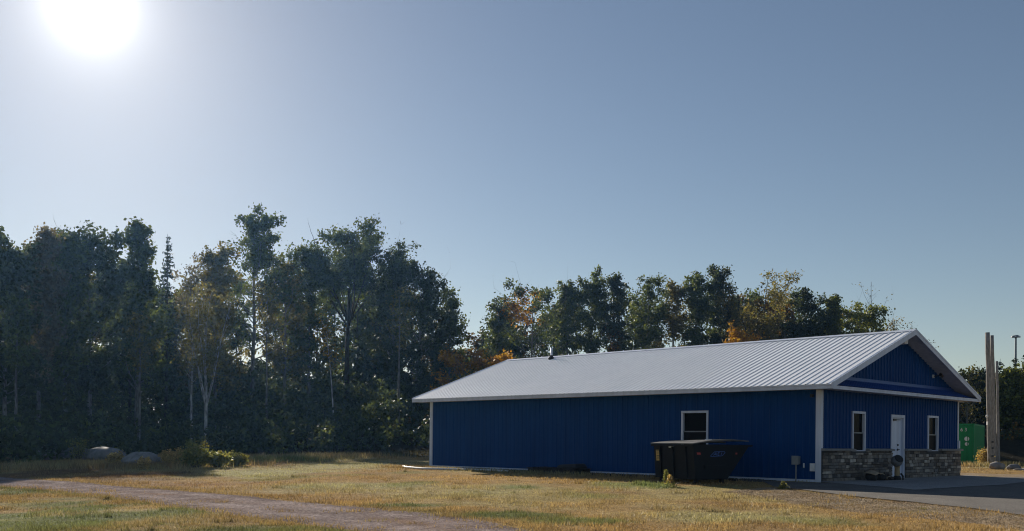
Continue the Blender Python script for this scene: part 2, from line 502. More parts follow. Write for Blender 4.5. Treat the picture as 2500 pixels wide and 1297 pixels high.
def lawn_rgb(x, y):
    x = np.asarray(x, float); y = np.asarray(y, float)
    n1 = fbm(x * .22, y * .22, 11); n2 = fbm(x * .9, y * .9, 23); n3 = fbm(x * .07, y * .07, 31)
    c = TAN[None] * (0.82 + .36 * n2[:, None])
    def mix(c, t, k): return c * (1 - k[:, None]) + np.asarray(t)[None] * k[:, None]
    c = mix(c, BROWN, ss(n2, .52, .75) * .55)
    c = mix(c, PALE, ss(n1, .50, .68) * .55)
    c = mix(c, GREEN * 1.35, ss(vnoise(x * .5, y * .5, 77), .62, .9) * .45)
    # the lawn on the camera's side of the gravel road is greener
    near = in_poly(x, y, np.r_[road_lo, [[6, 2], [-60, 2], [-60, 24]]])
    g = np.where(near, ss(n2, .25, .6), 0.0)
    gr = GREEN[None] * (0.6 + .7 * n1[:, None]) + .10 * (PALE[None] - GREEN[None]) * ss(n2, .4, .7)[:, None]
    c = c * (1 - .85 * g[:, None]) + gr * .85 * g[:, None]
    for bx, by, rx, ry, colr, k in BLOBS:
        d = np.hypot((x - bx) / rx, (y - by) / ry) + (n2 - .5) * .9
        c = mix(c, colr * 1.0, k * (1 - ss(d, .45, 1.15)))
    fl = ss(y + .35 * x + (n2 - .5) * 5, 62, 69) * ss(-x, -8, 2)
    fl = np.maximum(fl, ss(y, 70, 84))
    fl = np.maximum(fl, ss(y, 60, 66) * ss(x - .42 * y, -2.5, 1.0))  # right embankment: tree shade put into the ground colour
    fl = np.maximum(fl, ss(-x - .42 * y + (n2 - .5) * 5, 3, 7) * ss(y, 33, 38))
    return mix(c, FOREST_AND_SHADE, fl)

xs = np.unique(np.r_[-4000, -2000, -1000, -500, -250, np.arange(-150, -50, 5), np.arange(-50, 42, .5), np.arange(42, 150, 5), 250, 500, 1000, 2000, 4000])
ys = np.unique(np.r_[-4000, -1500, -500, -150, -50, -20, np.arange(-10, 8, 2), np.arange(8, 64, .5), np.arange(64, 130, 2), np.arange(130, 240, 10), 300, 500, 1000, 2000, 4000])
GX, GY = np.meshgrid(xs, ys)
gx, gy = GX.ravel(), GY.ravel()
V = np.c_[gx, gy, gz(gx, gy)]
nx, ny = len(xs), len(ys)
i, j = np.meshgrid(np.arange(nx - 1), np.arange(ny - 1))
k = (j * nx + i).ravel()
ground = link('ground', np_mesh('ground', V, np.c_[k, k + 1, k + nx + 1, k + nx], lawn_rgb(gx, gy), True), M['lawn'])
tag(ground, kind='structure')

def strip(name, A, B, mat, n, m, dz, wob=0.0, seed=1, sink=True):
    A = resample(A, n); B = resample(B, n)
    t = np.linspace(0, 1, m)
    P = A[:, None] * (1 - t[None, :, None]) + B[:, None] * t[None, :, None]
    if wob:
        e = (np.abs(t - .5) * 2) ** 6
        w = (fbm(P[..., 0] * 1.4, P[..., 1] * 1.4, seed) - .5) * wob * e[None]
        d = (B - A); d /= np.linalg.norm(d, axis=1)[:, None] + 1e-9
        P = P + w[..., None] * d[:, None]
    x = P[..., 0].ravel(); y = P[..., 1].ravel()
    edge = np.tile((np.abs(t - .5) * 2) ** 8, n)
    z = gz(x, y) + dz - (edge * (dz + .03) if sink else 0)
    i, j = np.meshgrid(np.arange(m - 1), np.arange(n - 1)); k = (j * m + i).ravel()
    lane = np.tile(t, n); along_ = np.repeat(np.arange(n) / n * 60, m)
    tr = np.exp(-((lane - .30) / .10) ** 2) + np.exp(-((lane - .70) / .10) ** 2)        # packed wheel tracks
    mid = np.exp(-((lane - .5) / .08) ** 2) + np.exp(-((lane - .02) / .07) ** 2) + np.exp(-((lane - .98) / .07) ** 2)
    mid = mid * ss(fbm(x * .6, y * .6, 61), .35, .65)
    tn = (np.array([1., 1., 1.])[None] * (.88 + .22 * tr + .25 * (fbm(x * .5, y * .5, 63) - .5))[:, None]) * (1 - .55 * mid[:, None]) + np.array([1.05, .78, .48])[None] * .55 * mid[:, None]
    o = link(name, np_mesh(name, np.c_[x, y, z], np.c_[k, k + 1, k + m + 1, k + m], tn, True), mat)
    return tag(o, kind='structure')

strip('gravel_road', road_up, road_lo, M['road'], 220, 26, .022, .9, 4)
strip('asphalt_drive', ASPH_UP, ASPH_LO, M['asphalt'], 60, 40, .024, .25, 6, False)
strip('gravel_verge', GRAV_UP, GRAV_LO, M['strip_gravel'], 140, 16, .020, 2.2, 8)
FAR_UP = np.array([from_ab(*p) for p in [(-6, 14.5), (1, 15.2), (6, 15.6), (12, 15.8), (22, 16)]])
FAR_LO = np.array([from_ab(*p) for p in [(-6, 11.2), (1.0, 11.0), (3.5, 12.0), (9, 12.2), (22, 12.5)]])
strip('gravel_path', FAR_UP, FAR_LO, M['strip_gravel'], 40, 8, .017, .6, 9)
# concrete pad before the gable wall, its outer edge ragged where the asphalt meets it
PAD_IN = np.array([from_ab(*p) for p in [(0.1, -0.25), (0.1, 2), (.1, 5), (.1, 8), (.1, 11)]])
PAD_OUT = np.array([ground_px(*p) for p in [(2075, 1185), (2160, 1192), (2232, 1199), (2300, 1195), (2372, 1190), (2440, 1187), (2500, 1180), (2560, 1176)]])
strip('concrete_pad', PAD_IN, PAD_OUT, M['concrete'], 60, 16, .034, .18, 12, False)
BED_IN = np.array([from_ab(*p) for p in [(-19.6, .02), (-1.4, .02)]])
BED_OUT = np.array([from_ab(*p) for p in [(-19.8, -.75), (-18.5, -1.15), (-10, -1.15), (-1.4, -1.1)]])
strip('gravel_bed', BED_IN, BED_OUT, M['bed'], 100, 8, .026, .1, 14)

# ------------------------------------------------------------------ the blue building
bld = empty('metal_building', (C0[0], C0[1], 0), TH - math.pi / 2)
tag(bld, 'long low blue metal building with white ribbed roof and stone wainscot', 'building')
SL = RISE / (BW / 2 + OE); ANG = math.atan(SL); ZT = BH + FH
def roof_z(b): return ZT + SL * ((b + OE) if b <= BW / 2 else (BW + OE - b))

MB().box(-BL + .16, -.16, .16, BW - .16, -.3, BH + .02).build('wall_core', M['core'], bld)
MB().box(-BL - .01, .012, -.01, BW + .01, -.5, -.005).build('foundation', M['found'], bld)

def rib_profile(w, n, h):
    sp = w / n; pts = [(0, 0)]
    for q in range(n):
        xc = (q + .5) * sp
        pts += [(xc - .034, 0), (xc - .015, h), (xc + .015, h), (xc + .034, 0)]
        if q < n - 1: pts += [(xc + sp / 2 - .012, .0015), (xc + sp / 2, .005), (xc + sp / 2 + .012, .0015)]
    return pts + [(w, 0)]

def sheet(prof, z0, z1, f):
    vs = []; fs = []
    for x, o in prof:
        vs += [f(x, o, z0), f(x, o, z1(x) if callable(z1) else z1)]
    for q in range(len(prof) - 1): fs.append((2 * q, 2 * q + 2, 2 * q + 3, 2 * q + 1))
    return vs, fs

PW = BL / 20
WIN = (-5.06, -4.02, 0.93, 2.20)               # the long wall's window
long_f = lambda x, o, z: (x, -o, z)
def clip_prof(prof, x0, x1):
    xs_ = np.array([p[0] for p in prof]); os_ = np.array([p[1] for p in prof])
    ins = [(x, o) for x, o in prof if x0 < x < x1]
    return [(x0, float(np.interp(x0, xs_, os_)))] + ins + [(x1, float(np.interp(x1, xs_, os_)))]
P4 = rib_profile(PW, 4, .019)
full = MB().add(*sheet(P4, .07, BH + .03, long_f)).mesh('siding_panel')
full.materials.append(M['blue'])
for q in range(20):
    x0 = -BL + q * PW; x1 = x0 + PW
    o0, o1 = max(x0, WIN[0]), min(x1, WIN[1])
    if o1 > o0 + 1e-3:
        mb = MB()
        if o0 > x0 + 1e-3: mb.add(*sheet(clip_prof(P4, 0, o0 - x0), .07, BH + .03, long_f))
        mb.add(*sheet(clip_prof(P4, o0 - x0, o1 - x0), WIN[3], BH + .03, long_f))
        mb.add(*sheet(clip_prof(P4, o0 - x0, o1 - x0), .07, WIN[2], long_f))
        if o1 < x1 - 1e-3: mb.add(*sheet(clip_prof(P4, o1 - x0, PW), .07, BH + .03, long_f))
        o = mb.build('siding_panel', M['blue'], bld)
    else:
        o = link('siding_panel', full, None, bld)
    o.location = (x0, 0, 0)
    ob = link('siding_panel', full, None, bld); ob.location = (x0 + PW, BW, 0); ob.rotation_euler = (0, 0, math.pi)

# gable walls: windows and door openings are left open in the sheets
GW = [(1.995, 2.845, .925, 2.18), (7.725, 8.580, .925, 2.18)]
DR = (4.737, 5.762, 0.0, 2.15)
holes = GW + [DR]
NP = 12; GPW = BW / NP
P5 = rib_profile(GPW, 4, .030)
gab_f = lambda x, o, z: (o, x, z)
for q in range(NP):
    b0 = q * GPW; b1 = b0 + GPW
    cuts = sorted({b0, b1} | {h[k] for h in holes for k in (0, 1) if b0 < h[k] < b1} | ({BW / 2} if b0 < BW / 2 < b1 else set()))
    mb = MB(); up = MB()
    for c0, c1 in zip(cuts[:-1], cuts[1:]):
        pr = [(x + b0, o) for x, o in clip_prof(P5, c0 - b0, c1 - b0)]
        hit = [h for h in holes if h[0] <= c0 + 1e-6 and h[1] >= c1 - 1e-6]
        if hit:
            mb.add(*sheet(pr, hit[0][3], BH + .03, gab_f))
            if hit[0][2] > .05: mb.add(*sheet(pr, .9, hit[0][2], gab_f))
        else:
            mb.add(*sheet(pr, .9, BH + .03, gab_f))
        up.add(*sheet(pr, BH + .30, lambda x: max(BH + .301, roof_z(x) - .09), gab_f))
    mb.build('siding_panel', M['blue'], bld)
    up.build('gable_panel', M['blue'], bld)
fb = MB().add(*sheet([(x, o) for x, o in rib_profile(BW, 46, .019)], .07, lambda x: roof_z(x) - .09, lambda x, o, z: (-BL - o, x, z)))
fb.build('rear_gable_siding', M['blue'], bld)
# solid gable behind the sheets so that no light leaks under the roof
MB().prism([(0.2, BH), (BW - .2, BH), (BW / 2, roof_z(BW / 2) - .2)], -.22, -.16, lambda p, q, d: (d, p, q)).build('gable_backing', M['core'], bld)

# roof: ribbed panels on a deck
RL = BL + 2 * OG; NR = 21; RW = RL / NR
cs, sn = math.cos(ANG), math.sin(ANG)
SLEN = (BW / 2 + OE) / cs
RP = [p for p in rib_profile(RW, 4, .016) if p[1] in (0, .016)]
def roof_f(x, o, s):            # s along the slope from the eave
    return (x, -OE + s * cs - o * sn, ZT + s * sn + o * cs)
rp = MB().add(*sheet(RP, -.025, SLEN - .02, roof_f)).mesh('roof_panel')
rp.materials.append(M['white_roof'])
rp2 = MB().add(*[(lambda vs, fs: ([(x, BW - y, z) for x, y, z in vs], fs))(*sheet(RP, -.025, SLEN - .02, roof_f))][0]).mesh('roof_panel')
rp2.materials.append(M['white_roof'])
for q in range(NR):
    for me in (rp, rp2):
        o = link('roof_panel', me, None, bld); o.location = (-BL - OG + q * RW, 0, 0)
a0, a1 = -BL - OG, OG
MB().prism([(-OE + .02, ZT - .02), (BW / 2, roof_z(BW / 2) - .022), (BW + OE - .02, ZT - .02), (BW + OE - .02, ZT - .06), (BW / 2, roof_z(BW / 2) - .075), (-OE + .02, ZT - .06)],
           a0 + .03, a1 - .03, lambda p, q, d: (d, p, q)).build('roof_deck', M['soffit'], bld)
rz = roof_z(BW / 2)
MB().prism([(BW / 2 - .19, rz - .19 * SL + .03), (BW / 2, rz + .034), (BW / 2 + .19, rz - .19 * SL + .03), (BW / 2 + .19, rz - .19 * SL + .018), (BW / 2, rz + .02), (BW / 2 - .19, rz - .19 * SL + .018)],
           a0 - .012, a1 + .012, lambda p, q, d: (d, p, q)).build('ridge_cap', M['white_trim'], bld)
for s in (0, 1):                # eaves: drip edge over a fascia board
    fl = (lambda y: y) if s == 0 else (lambda y: BW - y)
    def bx(mb, x0, x1, y0, y1, z0, z1): return mb.box(x0, x1, min(fl(y0), fl(y1)), max(fl(y0), fl(y1)), z0, z1)
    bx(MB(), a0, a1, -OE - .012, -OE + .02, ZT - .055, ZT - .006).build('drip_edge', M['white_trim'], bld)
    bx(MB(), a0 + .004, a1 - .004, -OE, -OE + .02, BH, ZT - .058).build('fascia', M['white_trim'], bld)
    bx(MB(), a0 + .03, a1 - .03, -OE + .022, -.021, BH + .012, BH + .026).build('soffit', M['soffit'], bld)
for e, sg in ((a1, 1), (a0, -1)):   # rakes of both gables
    for s in (0, 1):
        b_e = -OE if s == 0 else BW + OE
        w0 = min(e, e + sg * .022); w1 = max(e, e + sg * .022)
        MB().prism([(b_e, ZT + .028), (BW / 2, rz + .030), (BW / 2, rz - .155), (b_e, ZT - .150)], w0, w1, lambda p, q, d: (d, p, q)).build('rake_board', M['white_trim'], bld)
        w0 = min(e - sg * .05, e + sg * .034); w1 = max(e - sg * .05, e + sg * .034)
        MB().prism([(b_e, ZT + .036), (BW / 2, rz + .038), (BW / 2, rz - .020), (b_e, ZT - .022)], e + sg * .0225 if sg > 0 else w0, w1 if sg > 0 else e - .0225, lambda p, q, d: (d, p, q)).build('rake_trim', M['white_trim'], bld)
        MB().prism([(b_e + (.03 if s == 0 else -.03), ZT - .072), (BW / 2, rz - .085), (BW / 2, rz - .095), (b_e + (.03 if s == 0 else -.03), ZT - .082)], min(sg * 0.001 + (0 if sg > 0 else -BL), e - sg * .004), max((0 if sg > 0 else -BL) + sg * .001, e - sg * .004), lambda p, q, d: (d, p, q)).build('rake_soffit', M['soffit'], bld)
# pent roof across the near gable
PR = .27
pent = []
PP = rib_profile(GPW * .999, 4, .016)
for q in range(-1, NP + 1):
    b0 = q * GPW; b1 = b0 + GPW
    if q == -1: b0 = -OE + .04
    if q == NP: b1 = BW + OE - .04
    pr = [(x, o) for x, o in clip_prof([(x * 1.001, o) for x, o in PP], 0, min(GPW * .999, b1 - b0))]
    vs = []; fs = []
    for x, o in pr:
        vs += [(OG - .03 - o * .4, b0 + x, min(ZT - .03 + o, roof_z(b0 + x) - .06)), (.012 - o * .4, b0 + x, min(ZT - .03 + PR + o, roof_z(b0 + x) - .075))]
    for w in range(len(pr) - 1): fs.append((2 * w, 2 * w + 2, 2 * w + 3, 2 * w + 1))
    MB().add(vs, fs).build('pent_panel', M['blue_roof'], bld)
MB().box(OG - .022, OG - .002, -OE + .024, BW + OE - .024, BH, ZT - .045).build('pent_fascia', M['white_trim'], bld)
MB().box(OG - .002, OG + .006, -OE + .024, BW + OE - .024, ZT - .085, ZT - .047).build('pent_drip_edge', M['white_trim'], bld)
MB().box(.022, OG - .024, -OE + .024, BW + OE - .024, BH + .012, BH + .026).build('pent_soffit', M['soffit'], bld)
MB().prism([(.024, ZT - .05 + PR), (.05, ZT - .05 + PR), (.034, ZT + .06 + PR), (.024, ZT + .06 + PR)], .5, BW - .5, lambda p, q, d: (p, d, q)).build('pent_flashing', M['blue_roof'], bld)

# corner trims and base trims
for ca, cb, sa, sb in ((0, 0, 1, -1), (-BL, 0, -1, -1), (0, BW, 1, 1), (-BL, BW, -1, 1)):
    mb = MB()
    x0, x1 = sorted((ca - sa * .15, ca + sa * .03)); y0, y1 = sorted((cb, cb + sb * .03))
    mb.box(x0, x1, y0, y1, -.01, BH + .01)
    x0, x1 = sorted((ca, ca + sa * .03)); y0, y1 = sorted((cb - sb * .12, cb - sb * .001))
    mb.box(x0, x1, y0, y1, (.0 if sa < 0 else 1.02), BH + .01)
    mb.build('corner_trim', M['white_trim'], bld)
MB().box(-BL + .16, -.16, -.032, -.001, -.004, .068).build('base_trim', M['white_trim'], bld)

def window(wall, c0, c1, z0, z1, screen=True):
    """wall 'L' long wall, 'G' gable; a double-hung window with its frame, rails and panes"""
    def f(x0, x1, o0, o1, za, zb):
        if wall == 'L': return (x0, x1, -o1, -o0, za, zb)
        return (o0, o1, x0, x1, za, zb)
    t = .052
    mb = MB()
    for args in ((c0 - .02, c0 + t, -.07, .045, z0 - .02, z1 + .02), (c1 - t, c1 + .02, -.07, .045, z0 - .02, z1 + .02),
                 (c0 + t, c1 - t, -.07, .045, z1 - t, z1 + .02), (c0 + t, c1 - t, -.07, .045, z0 - .02, z0 + t * .7)):
        mb.box(*f(*args))
    w = mb.build('window', M['white_trim'], bld)
    zm = z0 + (z1 - z0) * .47
    MB().box(*f(c0 + t + .001, c1 - t - .001, -.05, -.005, zm - .018, zm + .018)).build('meeting_rail', M['grey_metal'], w)
    MB().box(*f(c0 + t + .001, c1 - t - .001, -.058, -.05, zm + .02, z1 - t - .001)).build('pane', M['glass'], w)
    MB().box(*f(c0 + t + .001, c1 - t - .001, -.04, -.034, z0 + t * .7 + .001, zm - .02)).build('pane', M['screen'], w)
    mb = MB()
    for x in (c0 + t + .001, c1 - t - .023): mb.box(*f(x, x + .022, -.033, -.02, z0 + t * .7 + .001, zm - .02))
    mb.build('sash', M['dark_metal'], w)
    return w
window('L', *WIN)
for g in GW: window('G', *g)

# door with frame, leaf, closer, deadbolt and lever
fr = MB()
fr.box(-.1, .05, DR[0] - .01, DR[0] + .09, .0, DR[3] + .01).box(-.1, .05, DR[1] - .09, DR[1] + .01, .0, DR[3] + .01).box(-.1, .05, DR[0] + .09, DR[1] - .09, DR[3] - .09, DR[3] + .01)
frame = fr.build('door_frame', M['white_trim'], bld)
door = MB().box(-.07, -.02, DR[0] + .092, DR[1] - .092, .02, DR[3] - .093).build('door', M['door'], bld)
MB().box(-.019, .03, DR[0] + .20, DR[0] + .42, DR[3] - .19, DR[3] - .13).box(.0, .02, DR[0] + .42, DR[0] + .78, DR[3] - .165, DR[3] - .145).build('door_closer', M['dark_metal'], door)
cy_ = DR[0] + .62
m90 = Matrix.Rotation(R(90), 3, 'Y')
MB().lathe([(.0, .03), (.03, .03), (.034, .0)], 12, (-.02, cy_, 1.14), m90).build('deadbolt', M['dark_metal'], door)
MB().lathe([(.0, .02), (.036, .02), (.04, .0)], 12, (-.02, cy_, .98), m90).box(.0, .04, cy_ - .012, cy_ + .012, .97, .99).box(.03, .05, cy_ - .12, cy_ + .015, .967, .993).build('door_handle', M['dark_metal'], door)
MB().box(-.09, .06, DR[0] + .09, DR[1] - .09, -.004, .02).build('threshold', M['grey_metal'], bld)

# stone wainscot
srnd = random.Random(3)
unit = []
for q in range(6):
    bm = bmesh.new()
    bmesh.ops.create_cube(bm, size=1.0)
    bmesh.ops.bevel(bm, geom=bm.edges[:], offset=.10, segments=1, affect='EDGES')
    for vv in bm.verts: vv.co += Vector((srnd.uniform(-.05, .05), srnd.uniform(-.03, .03), srnd.uniform(-.06, .06)))
    me = bpy.data.meshes.new('stone'); bm.to_mesh(me); bm.free(); me.materials.append(M['stone']); unit.append(me)
nst = 0
for (c0, c1) in ((.02, DR[0] - .02), (DR[1] + .02, BW + .06)):
    MB().box(.0235, .062, c0, c1, -.004, .93).build('stone_mortar', M['mortar'], bld)
    z = .0
    while z < .93:
        hgt = srnd.choice((.075, .095, .11, .125))
        if z + hgt > .90: hgt = .94 - z
        y = c0
        while y < c1 - .02:
            w = srnd.uniform(.18, .52) if hgt < .11 else srnd.uniform(.2, .42)
            if c1 - y - w < .15: w = c1 - y
            blk = any(g[0] - .04 < y + w and y < g[1] + .04 for g in GW) and z + hgt > .9
            if not blk:
                hh = hgt; zz = z
                o = link('stone', srnd.choice(unit), None, bld)
                d = srnd.uniform(.05, .085)
                o.scale = (d, w - .012, hh - .011); o.location = (.06 + d / 2 - .02, y + w / 2, zz + hh / 2)
                nst += 1
            y += w
        z += hgt
    segs = []
    y = c0 - .03
    for g in GW:
        if c0 < g[0] < c1: segs.append((y, g[0] - .03)); y = g[1] + .03
    segs.append((y, c1 + (.04 if c1 > BW else .0)))
    for s0, s1 in segs:
        MB().prism([(.024, .942), (.175, .942), (.185, .975), (.17, 1.0), (.024, 1.018)], s0, s1, lambda p, q, d: (p, d, q)).build('stone_cap', M['cap'], bld)

# vent pipe, light, camera, and service boxes on the walls
b_v = BW / 2 - .35; a_v = -15.75
vp = MB().lathe([(.05, 0), (.05, .5), (.043, .5), (.043, .3)], 14, (a_v, b_v, roof_z(b_v) - .02)).build('vent_pipe', M['white_trim'], bld, True)
MB().lathe([(.16, -.06), (.15, .02), (.085, .10), (.053, .16)], 14, (a_v, b_v, roof_z(b_v))).build('pipe_boot', M['rubber'], vp, True)
MB().prism([(BW / 2 - .14, rz - .44), (BW / 2 + .14, rz - .44), (BW / 2 + .17, rz - .20), (BW / 2 - .17, rz - .20)], .024, .30, lambda p, q, d: (d, p, q)).build('gable_light', M['white'], bld)
cb_ = BW / 2 + 2.85
gl = MB().lathe([(.0, .05), (.06, .05), (.065, 0)], 12, (.02, cb_, roof_z(cb_) - .36), m90).build('security_light', M['white'], bld)
MB().tube([(.07, cb_, roof_z(cb_) - .36), (.2, cb_ + .05, roof_z(cb_) - .33)], .02, 8).lathe([(.045, -.1), (.06, .1), (0, .1)], 12, (.28, cb_ + .14, roof_z(cb_) - .33), Matrix.Rotation(R(75), 3, 'X')).build('lamp_head', M['dark_metal'], gl)
mb_ = MB().box(-.86, -.65, -.15, -.022, .52, .77).box(-.87, -.64, -.165, -.15, .51, .78)
mt = mb_.build('meter_box', M['grey_metal'], bld)
MB().tube([(-.76, -.085, .52), (-.76, -.085, -.12)], .021, 10).build('conduit', M['grey_metal'], mt)
MB().box(-.545, -.505, -.05, -.022, .42, .56).build('outlet', M['white'], bld)
wv = MB().box(-.315, -.165, -.06, -.022, .32, .56).build('wall_vent', M['white'], bld)
for q in range(4): MB().box(-.30, -.18, -.072, -.061, .35 + q * .05, .375 + q * .05).build('vent_louvre', M['white'], wv)
MB().box(-.3, -.22, -.12, -.022, BH - .22, BH - .12).build('eave_camera', M['dark_metal'], bld)
MB().box(.031, .075, BW - .06, BW + .055, 1.03, 1.32).build('trim_foot', M['white_trim'], bld)

# ------------------------------------------------------------------ dumpster
dx0, dy0 = ground_px(1697, 1183)
zd = g1(dx0, dy0)
dump = empty('dumpster', (dx0, dy0, zd), TH - math.pi / 2 - R(19))
dump.scale = (1.09, 1.09, 1.08)
tag(dump, 'black steel dumpster with slanted end and grey lids beside the blue long wall', 'dumpster')
W_, Hb, Ht = 1.92, .13, 1.10       # local x from -W_ to 0 is the face to the left, y goes back
prof = [(0, Hb), (1.08, Hb), (1.86, Ht), (-.07, Ht)]
t = .02
body = MB()
body.prism([(0, Hb), (1.08, Hb), (1.10, Hb + .03), (.0, Hb + .03)], -W_, 0, lambda p, q, d: (d, p, q))
for xx in (-W_, -t): body.prism(prof, xx, xx + t, lambda p, q, d: (d, p, q))
body.prism([(0, Hb + .03), (t, Hb + .03), (-.07 + t, Ht), (-.07, Ht)], -W_ + t, -t, lambda p, q, d: (d, p, q))
body.prism([(1.08, Hb + .03), (1.86, Ht), (1.84, Ht), (1.06, Hb + .03)], -W_ + t, -t, lambda p, q, d: (d, p, q))
bd = body.build('body', M['black_metal'], dump)
rim = MB()
rim.box(-W_ - .05, .05, -.13, -.07, Ht - .06, Ht).box(-W_ - .05, -W_ - .001, -.07, 1.86, Ht - .06, Ht).box(.001, .05, -.07, 1.86, Ht - .06, Ht).box(-W_ - .05, .05, 1.861, 1.92, Ht - .05, Ht)
rim.build('rim', M['black_metal'], dump)
for q, xx in enumerate((-W_ * .82, -W_ * .5, -W_ * .18)):
    MB().prism([(-.012, Hb + .05), (-.05, Hb + .05), (-.115, Ht - .065), (-.075, Ht - .065)], xx - .03, xx + .03, lambda p, q_, d: (d, p, q_)).build('side_rib', M['black_metal'], dump)
MB().prism([(.30, Hb + .28), (1.0, Hb + .28), (1.0, Hb + .40), (.30, Hb + .40)], .001, .05, lambda p, q_, d: (d, p, q_)).build('fork_pocket', M['black_metal'], dump)
for xx, yy in ((-W_ + .15, .12), (-.12, .12), (-W_ + .15, .98), (-.12, .98)):
    MB().box(xx - .045, xx + .045, yy - .05, yy + .05, -.02, Hb).build('leg', M['black_metal'], dump)
def lid(x0, x1, tilt, name='lid'):
    mb = MB()
    n = 5
    L = 1.92
    for (u0, u1, h0, h1) in ((x0, x1, 0, .028),):
        pts = [(0, 0.0), (L * .33, .06), (L * .7, .06), (L, .0)]
        poly = [(p, q + .028) for p, q in pts] + [(p, q) for p, q in reversed(pts)]
        mb.prism(poly, u0, u1, lambda p, q, d: (d, -.14 + p * math.cos(tilt) - q * math.sin(tilt), Ht + .006 + q * math.cos(tilt) + p * math.sin(tilt)))
    o = mb.build(name, M['black_plastic'], dump)
    for k in range(3):
        xm = x0 + (x1 - x0) * (k + .5) / 3
        r = MB().prism([(L * .12, .055), (L * .33, .092), (L * .7, .092), (L * .9, .05), (L * .9, .03), (L * .12, .035)], xm - .04, xm + .04,
                       lambda p, q, d: (d, -.14 + p * math.cos(tilt) - q * math.sin(tilt), Ht + .006 + q * math.cos(tilt) + p * math.sin(tilt)))
        r.build('lid_rib', M['black_plastic'], o)
    return o
lid(-W_ - .06, -W_ / 2 - .01, R(1.2)); lid(-W_ / 2 + .01, .06, R(2.6))
def face_l(x, z, o):           # point on the left face; it leans out towards the top
    k = (z - Hb) / (Ht - Hb)
    return (x, -.07 * k - o, z)
def decal(f, x0, x1, z0, z1, o, mat, name, sk=0.0):
    vs = [f(x0, z0, o), f(x1, z0, o), f(x1 + sk, z1, o), f(x0 + sk, z1, o)]
    vb = [f(x0, z0, o - .003), f(x1, z0, o - .003), f(x1 + sk, z1, o - .003), f(x0 + sk, z1, o - .003)]
    return MB().add(vs + vb, [(0, 1, 2, 3), (7, 6, 5, 4), (0, 4, 5, 1), (1, 5, 6, 2), (2, 6, 7, 3), (3, 7, 4, 0)]).build(name, mat, dump)
st = decal(face_l, -W_ + .10, -W_ + .33, .62, .93, .006, M['yellow'], 'sticker')
for z0, z1, w in ((.895, .915, .18), (.86, .872, .14), (.83, .842, .16), (.74, .77, .19), (.70, .71, .12), (.67, .68, .15)):
    o = decal(face_l, -W_ + .125, -W_ + .125 + w, z0, z1, .009, M['ink'], 'sticker_print'); o.parent = st
decal(face_l, -W_ + .75, -W_ + .98, 1.0, 1.04, .006, M['white'], 'label_plate')
side = lambda y, z, o: (o, y, z)
decal(side, .06, .18, .82, .88, .006, M['red_ink'], 'reflector', -.02)
decal(side, 1.36, 1.42, .83, .88, .006, M['red_ink'], 'reflector')
lg = MB()
def bar(mb, p, q, w, f, o):
    d = Vector((q[0] - p[0], q[1] - p[1])).normalized(); nn = Vector((-d.y, d.x)) * w / 2
    a_ = [(p[0] + nn.x, p[1] + nn.y), (p[0] - nn.x, p[1] - nn.y), (q[0] - nn.x, q[1] - nn.y), (q[0] + nn.x, q[1] + nn.y)]
    mb.add([f(y, z, o) for y, z in a_] + [f(y, z, o - .003) for y, z in a_], [(0, 1, 2, 3), (7, 6, 5, 4), (0, 4, 5, 1), (1, 5, 6, 2), (2, 6, 7, 3), (3, 7, 4, 0)])
outl = [(.50, .78), (.54, .77), (.90, .79), (1.00, .88), (.97, .91), (.64, .90), (.50, .78)]
for p, q in zip(outl[:-1], outl[1:]): bar(lg, p, q, .016, side, .006)
lg.build('logo_outline', M['blue_ink'], dump)
lt = MB()
for p, q in (((.60, .80), (.69, .88)), ((.69, .88), (.70, .80)), ((.645, .83), (.70, .83)), ((.75, .80), (.76, .88)), ((.76, .88), (.81, .88)), ((.755, .84), (.80, .84)), ((.75, .80), (.80, .80)), ((.86, .81), (.89, .88))):
    bar(lt, p, q, .018, side, .0065)
lt.build('logo_letters', M['blue_ink'], dump)
ctr = MB().box(-.14, .03, .25, .36, 0, .04)
cup = ctr.build('paper_scrap', M['white'])
cw = dump.matrix_basis if False else Matrix.Translation(dump.location) @ Matrix.Rotation(dump.rotation_euler[2], 4, 'Z') @ Matrix.Diagonal((1.09, 1.09, 1.08, 1))
cup.matrix_world = cw @ Matrix.Translation((-.25, .35, Ht + .115))
tag(cup, 'small white scrap lying on the right lid of the black dumpster', 'scrap')

# ------------------------------------------------------------------ things on the pad by the door
def bpt(a, b): return from_ab(a, b)
kx_, ky_ = bpt(.75, 3.62)
ket = empty('kettle_pot', (kx_, ky_, g1(kx_, ky_) + .035), TH - math.pi / 2)
tag(ket, 'dark round kettle pot on a short tan log stand beside the white door', 'pot')
prof_s = [(0.001, 0.0)] + [(.185 * math.sin(R(x)), .185 * (1 - math.cos(R(x)))) for x in range(15, 136, 15)] + [(.12, .30), (.001, .22)]
mk = Matrix.Rotation(R(55), 3, (0.6, 1, 0))
MB().lathe(prof_s, 22, (-.10, -.02, .50), mk).build('pot_body', M['head'], ket, True)
MB().lathe([(.14, .318), (.148, .325), (.135, .335), (.001, .30)], 22, (-.10, -.02, .50), mk).build('pot_mouth', M['rubber'], ket, True)
MB().lathe([(.075, .12), (.085, .2), (.078, .36), (.09, .44), (.001, .45)], 12, (0, 0, 0)).build('log_stand', M['wood_tan'], ket)
MB().lathe([(.12, 0), (.125, .05), (.10, .13), (.001, .135)], 12, (0, 0, 0)).build('stand_base', M['rubber'], ket)
MB().tube([(.09, .07, .2), (.13, .14, .12), (.12, .17, .0)], .03, 6).build('handle', M['dark_metal'], ket)
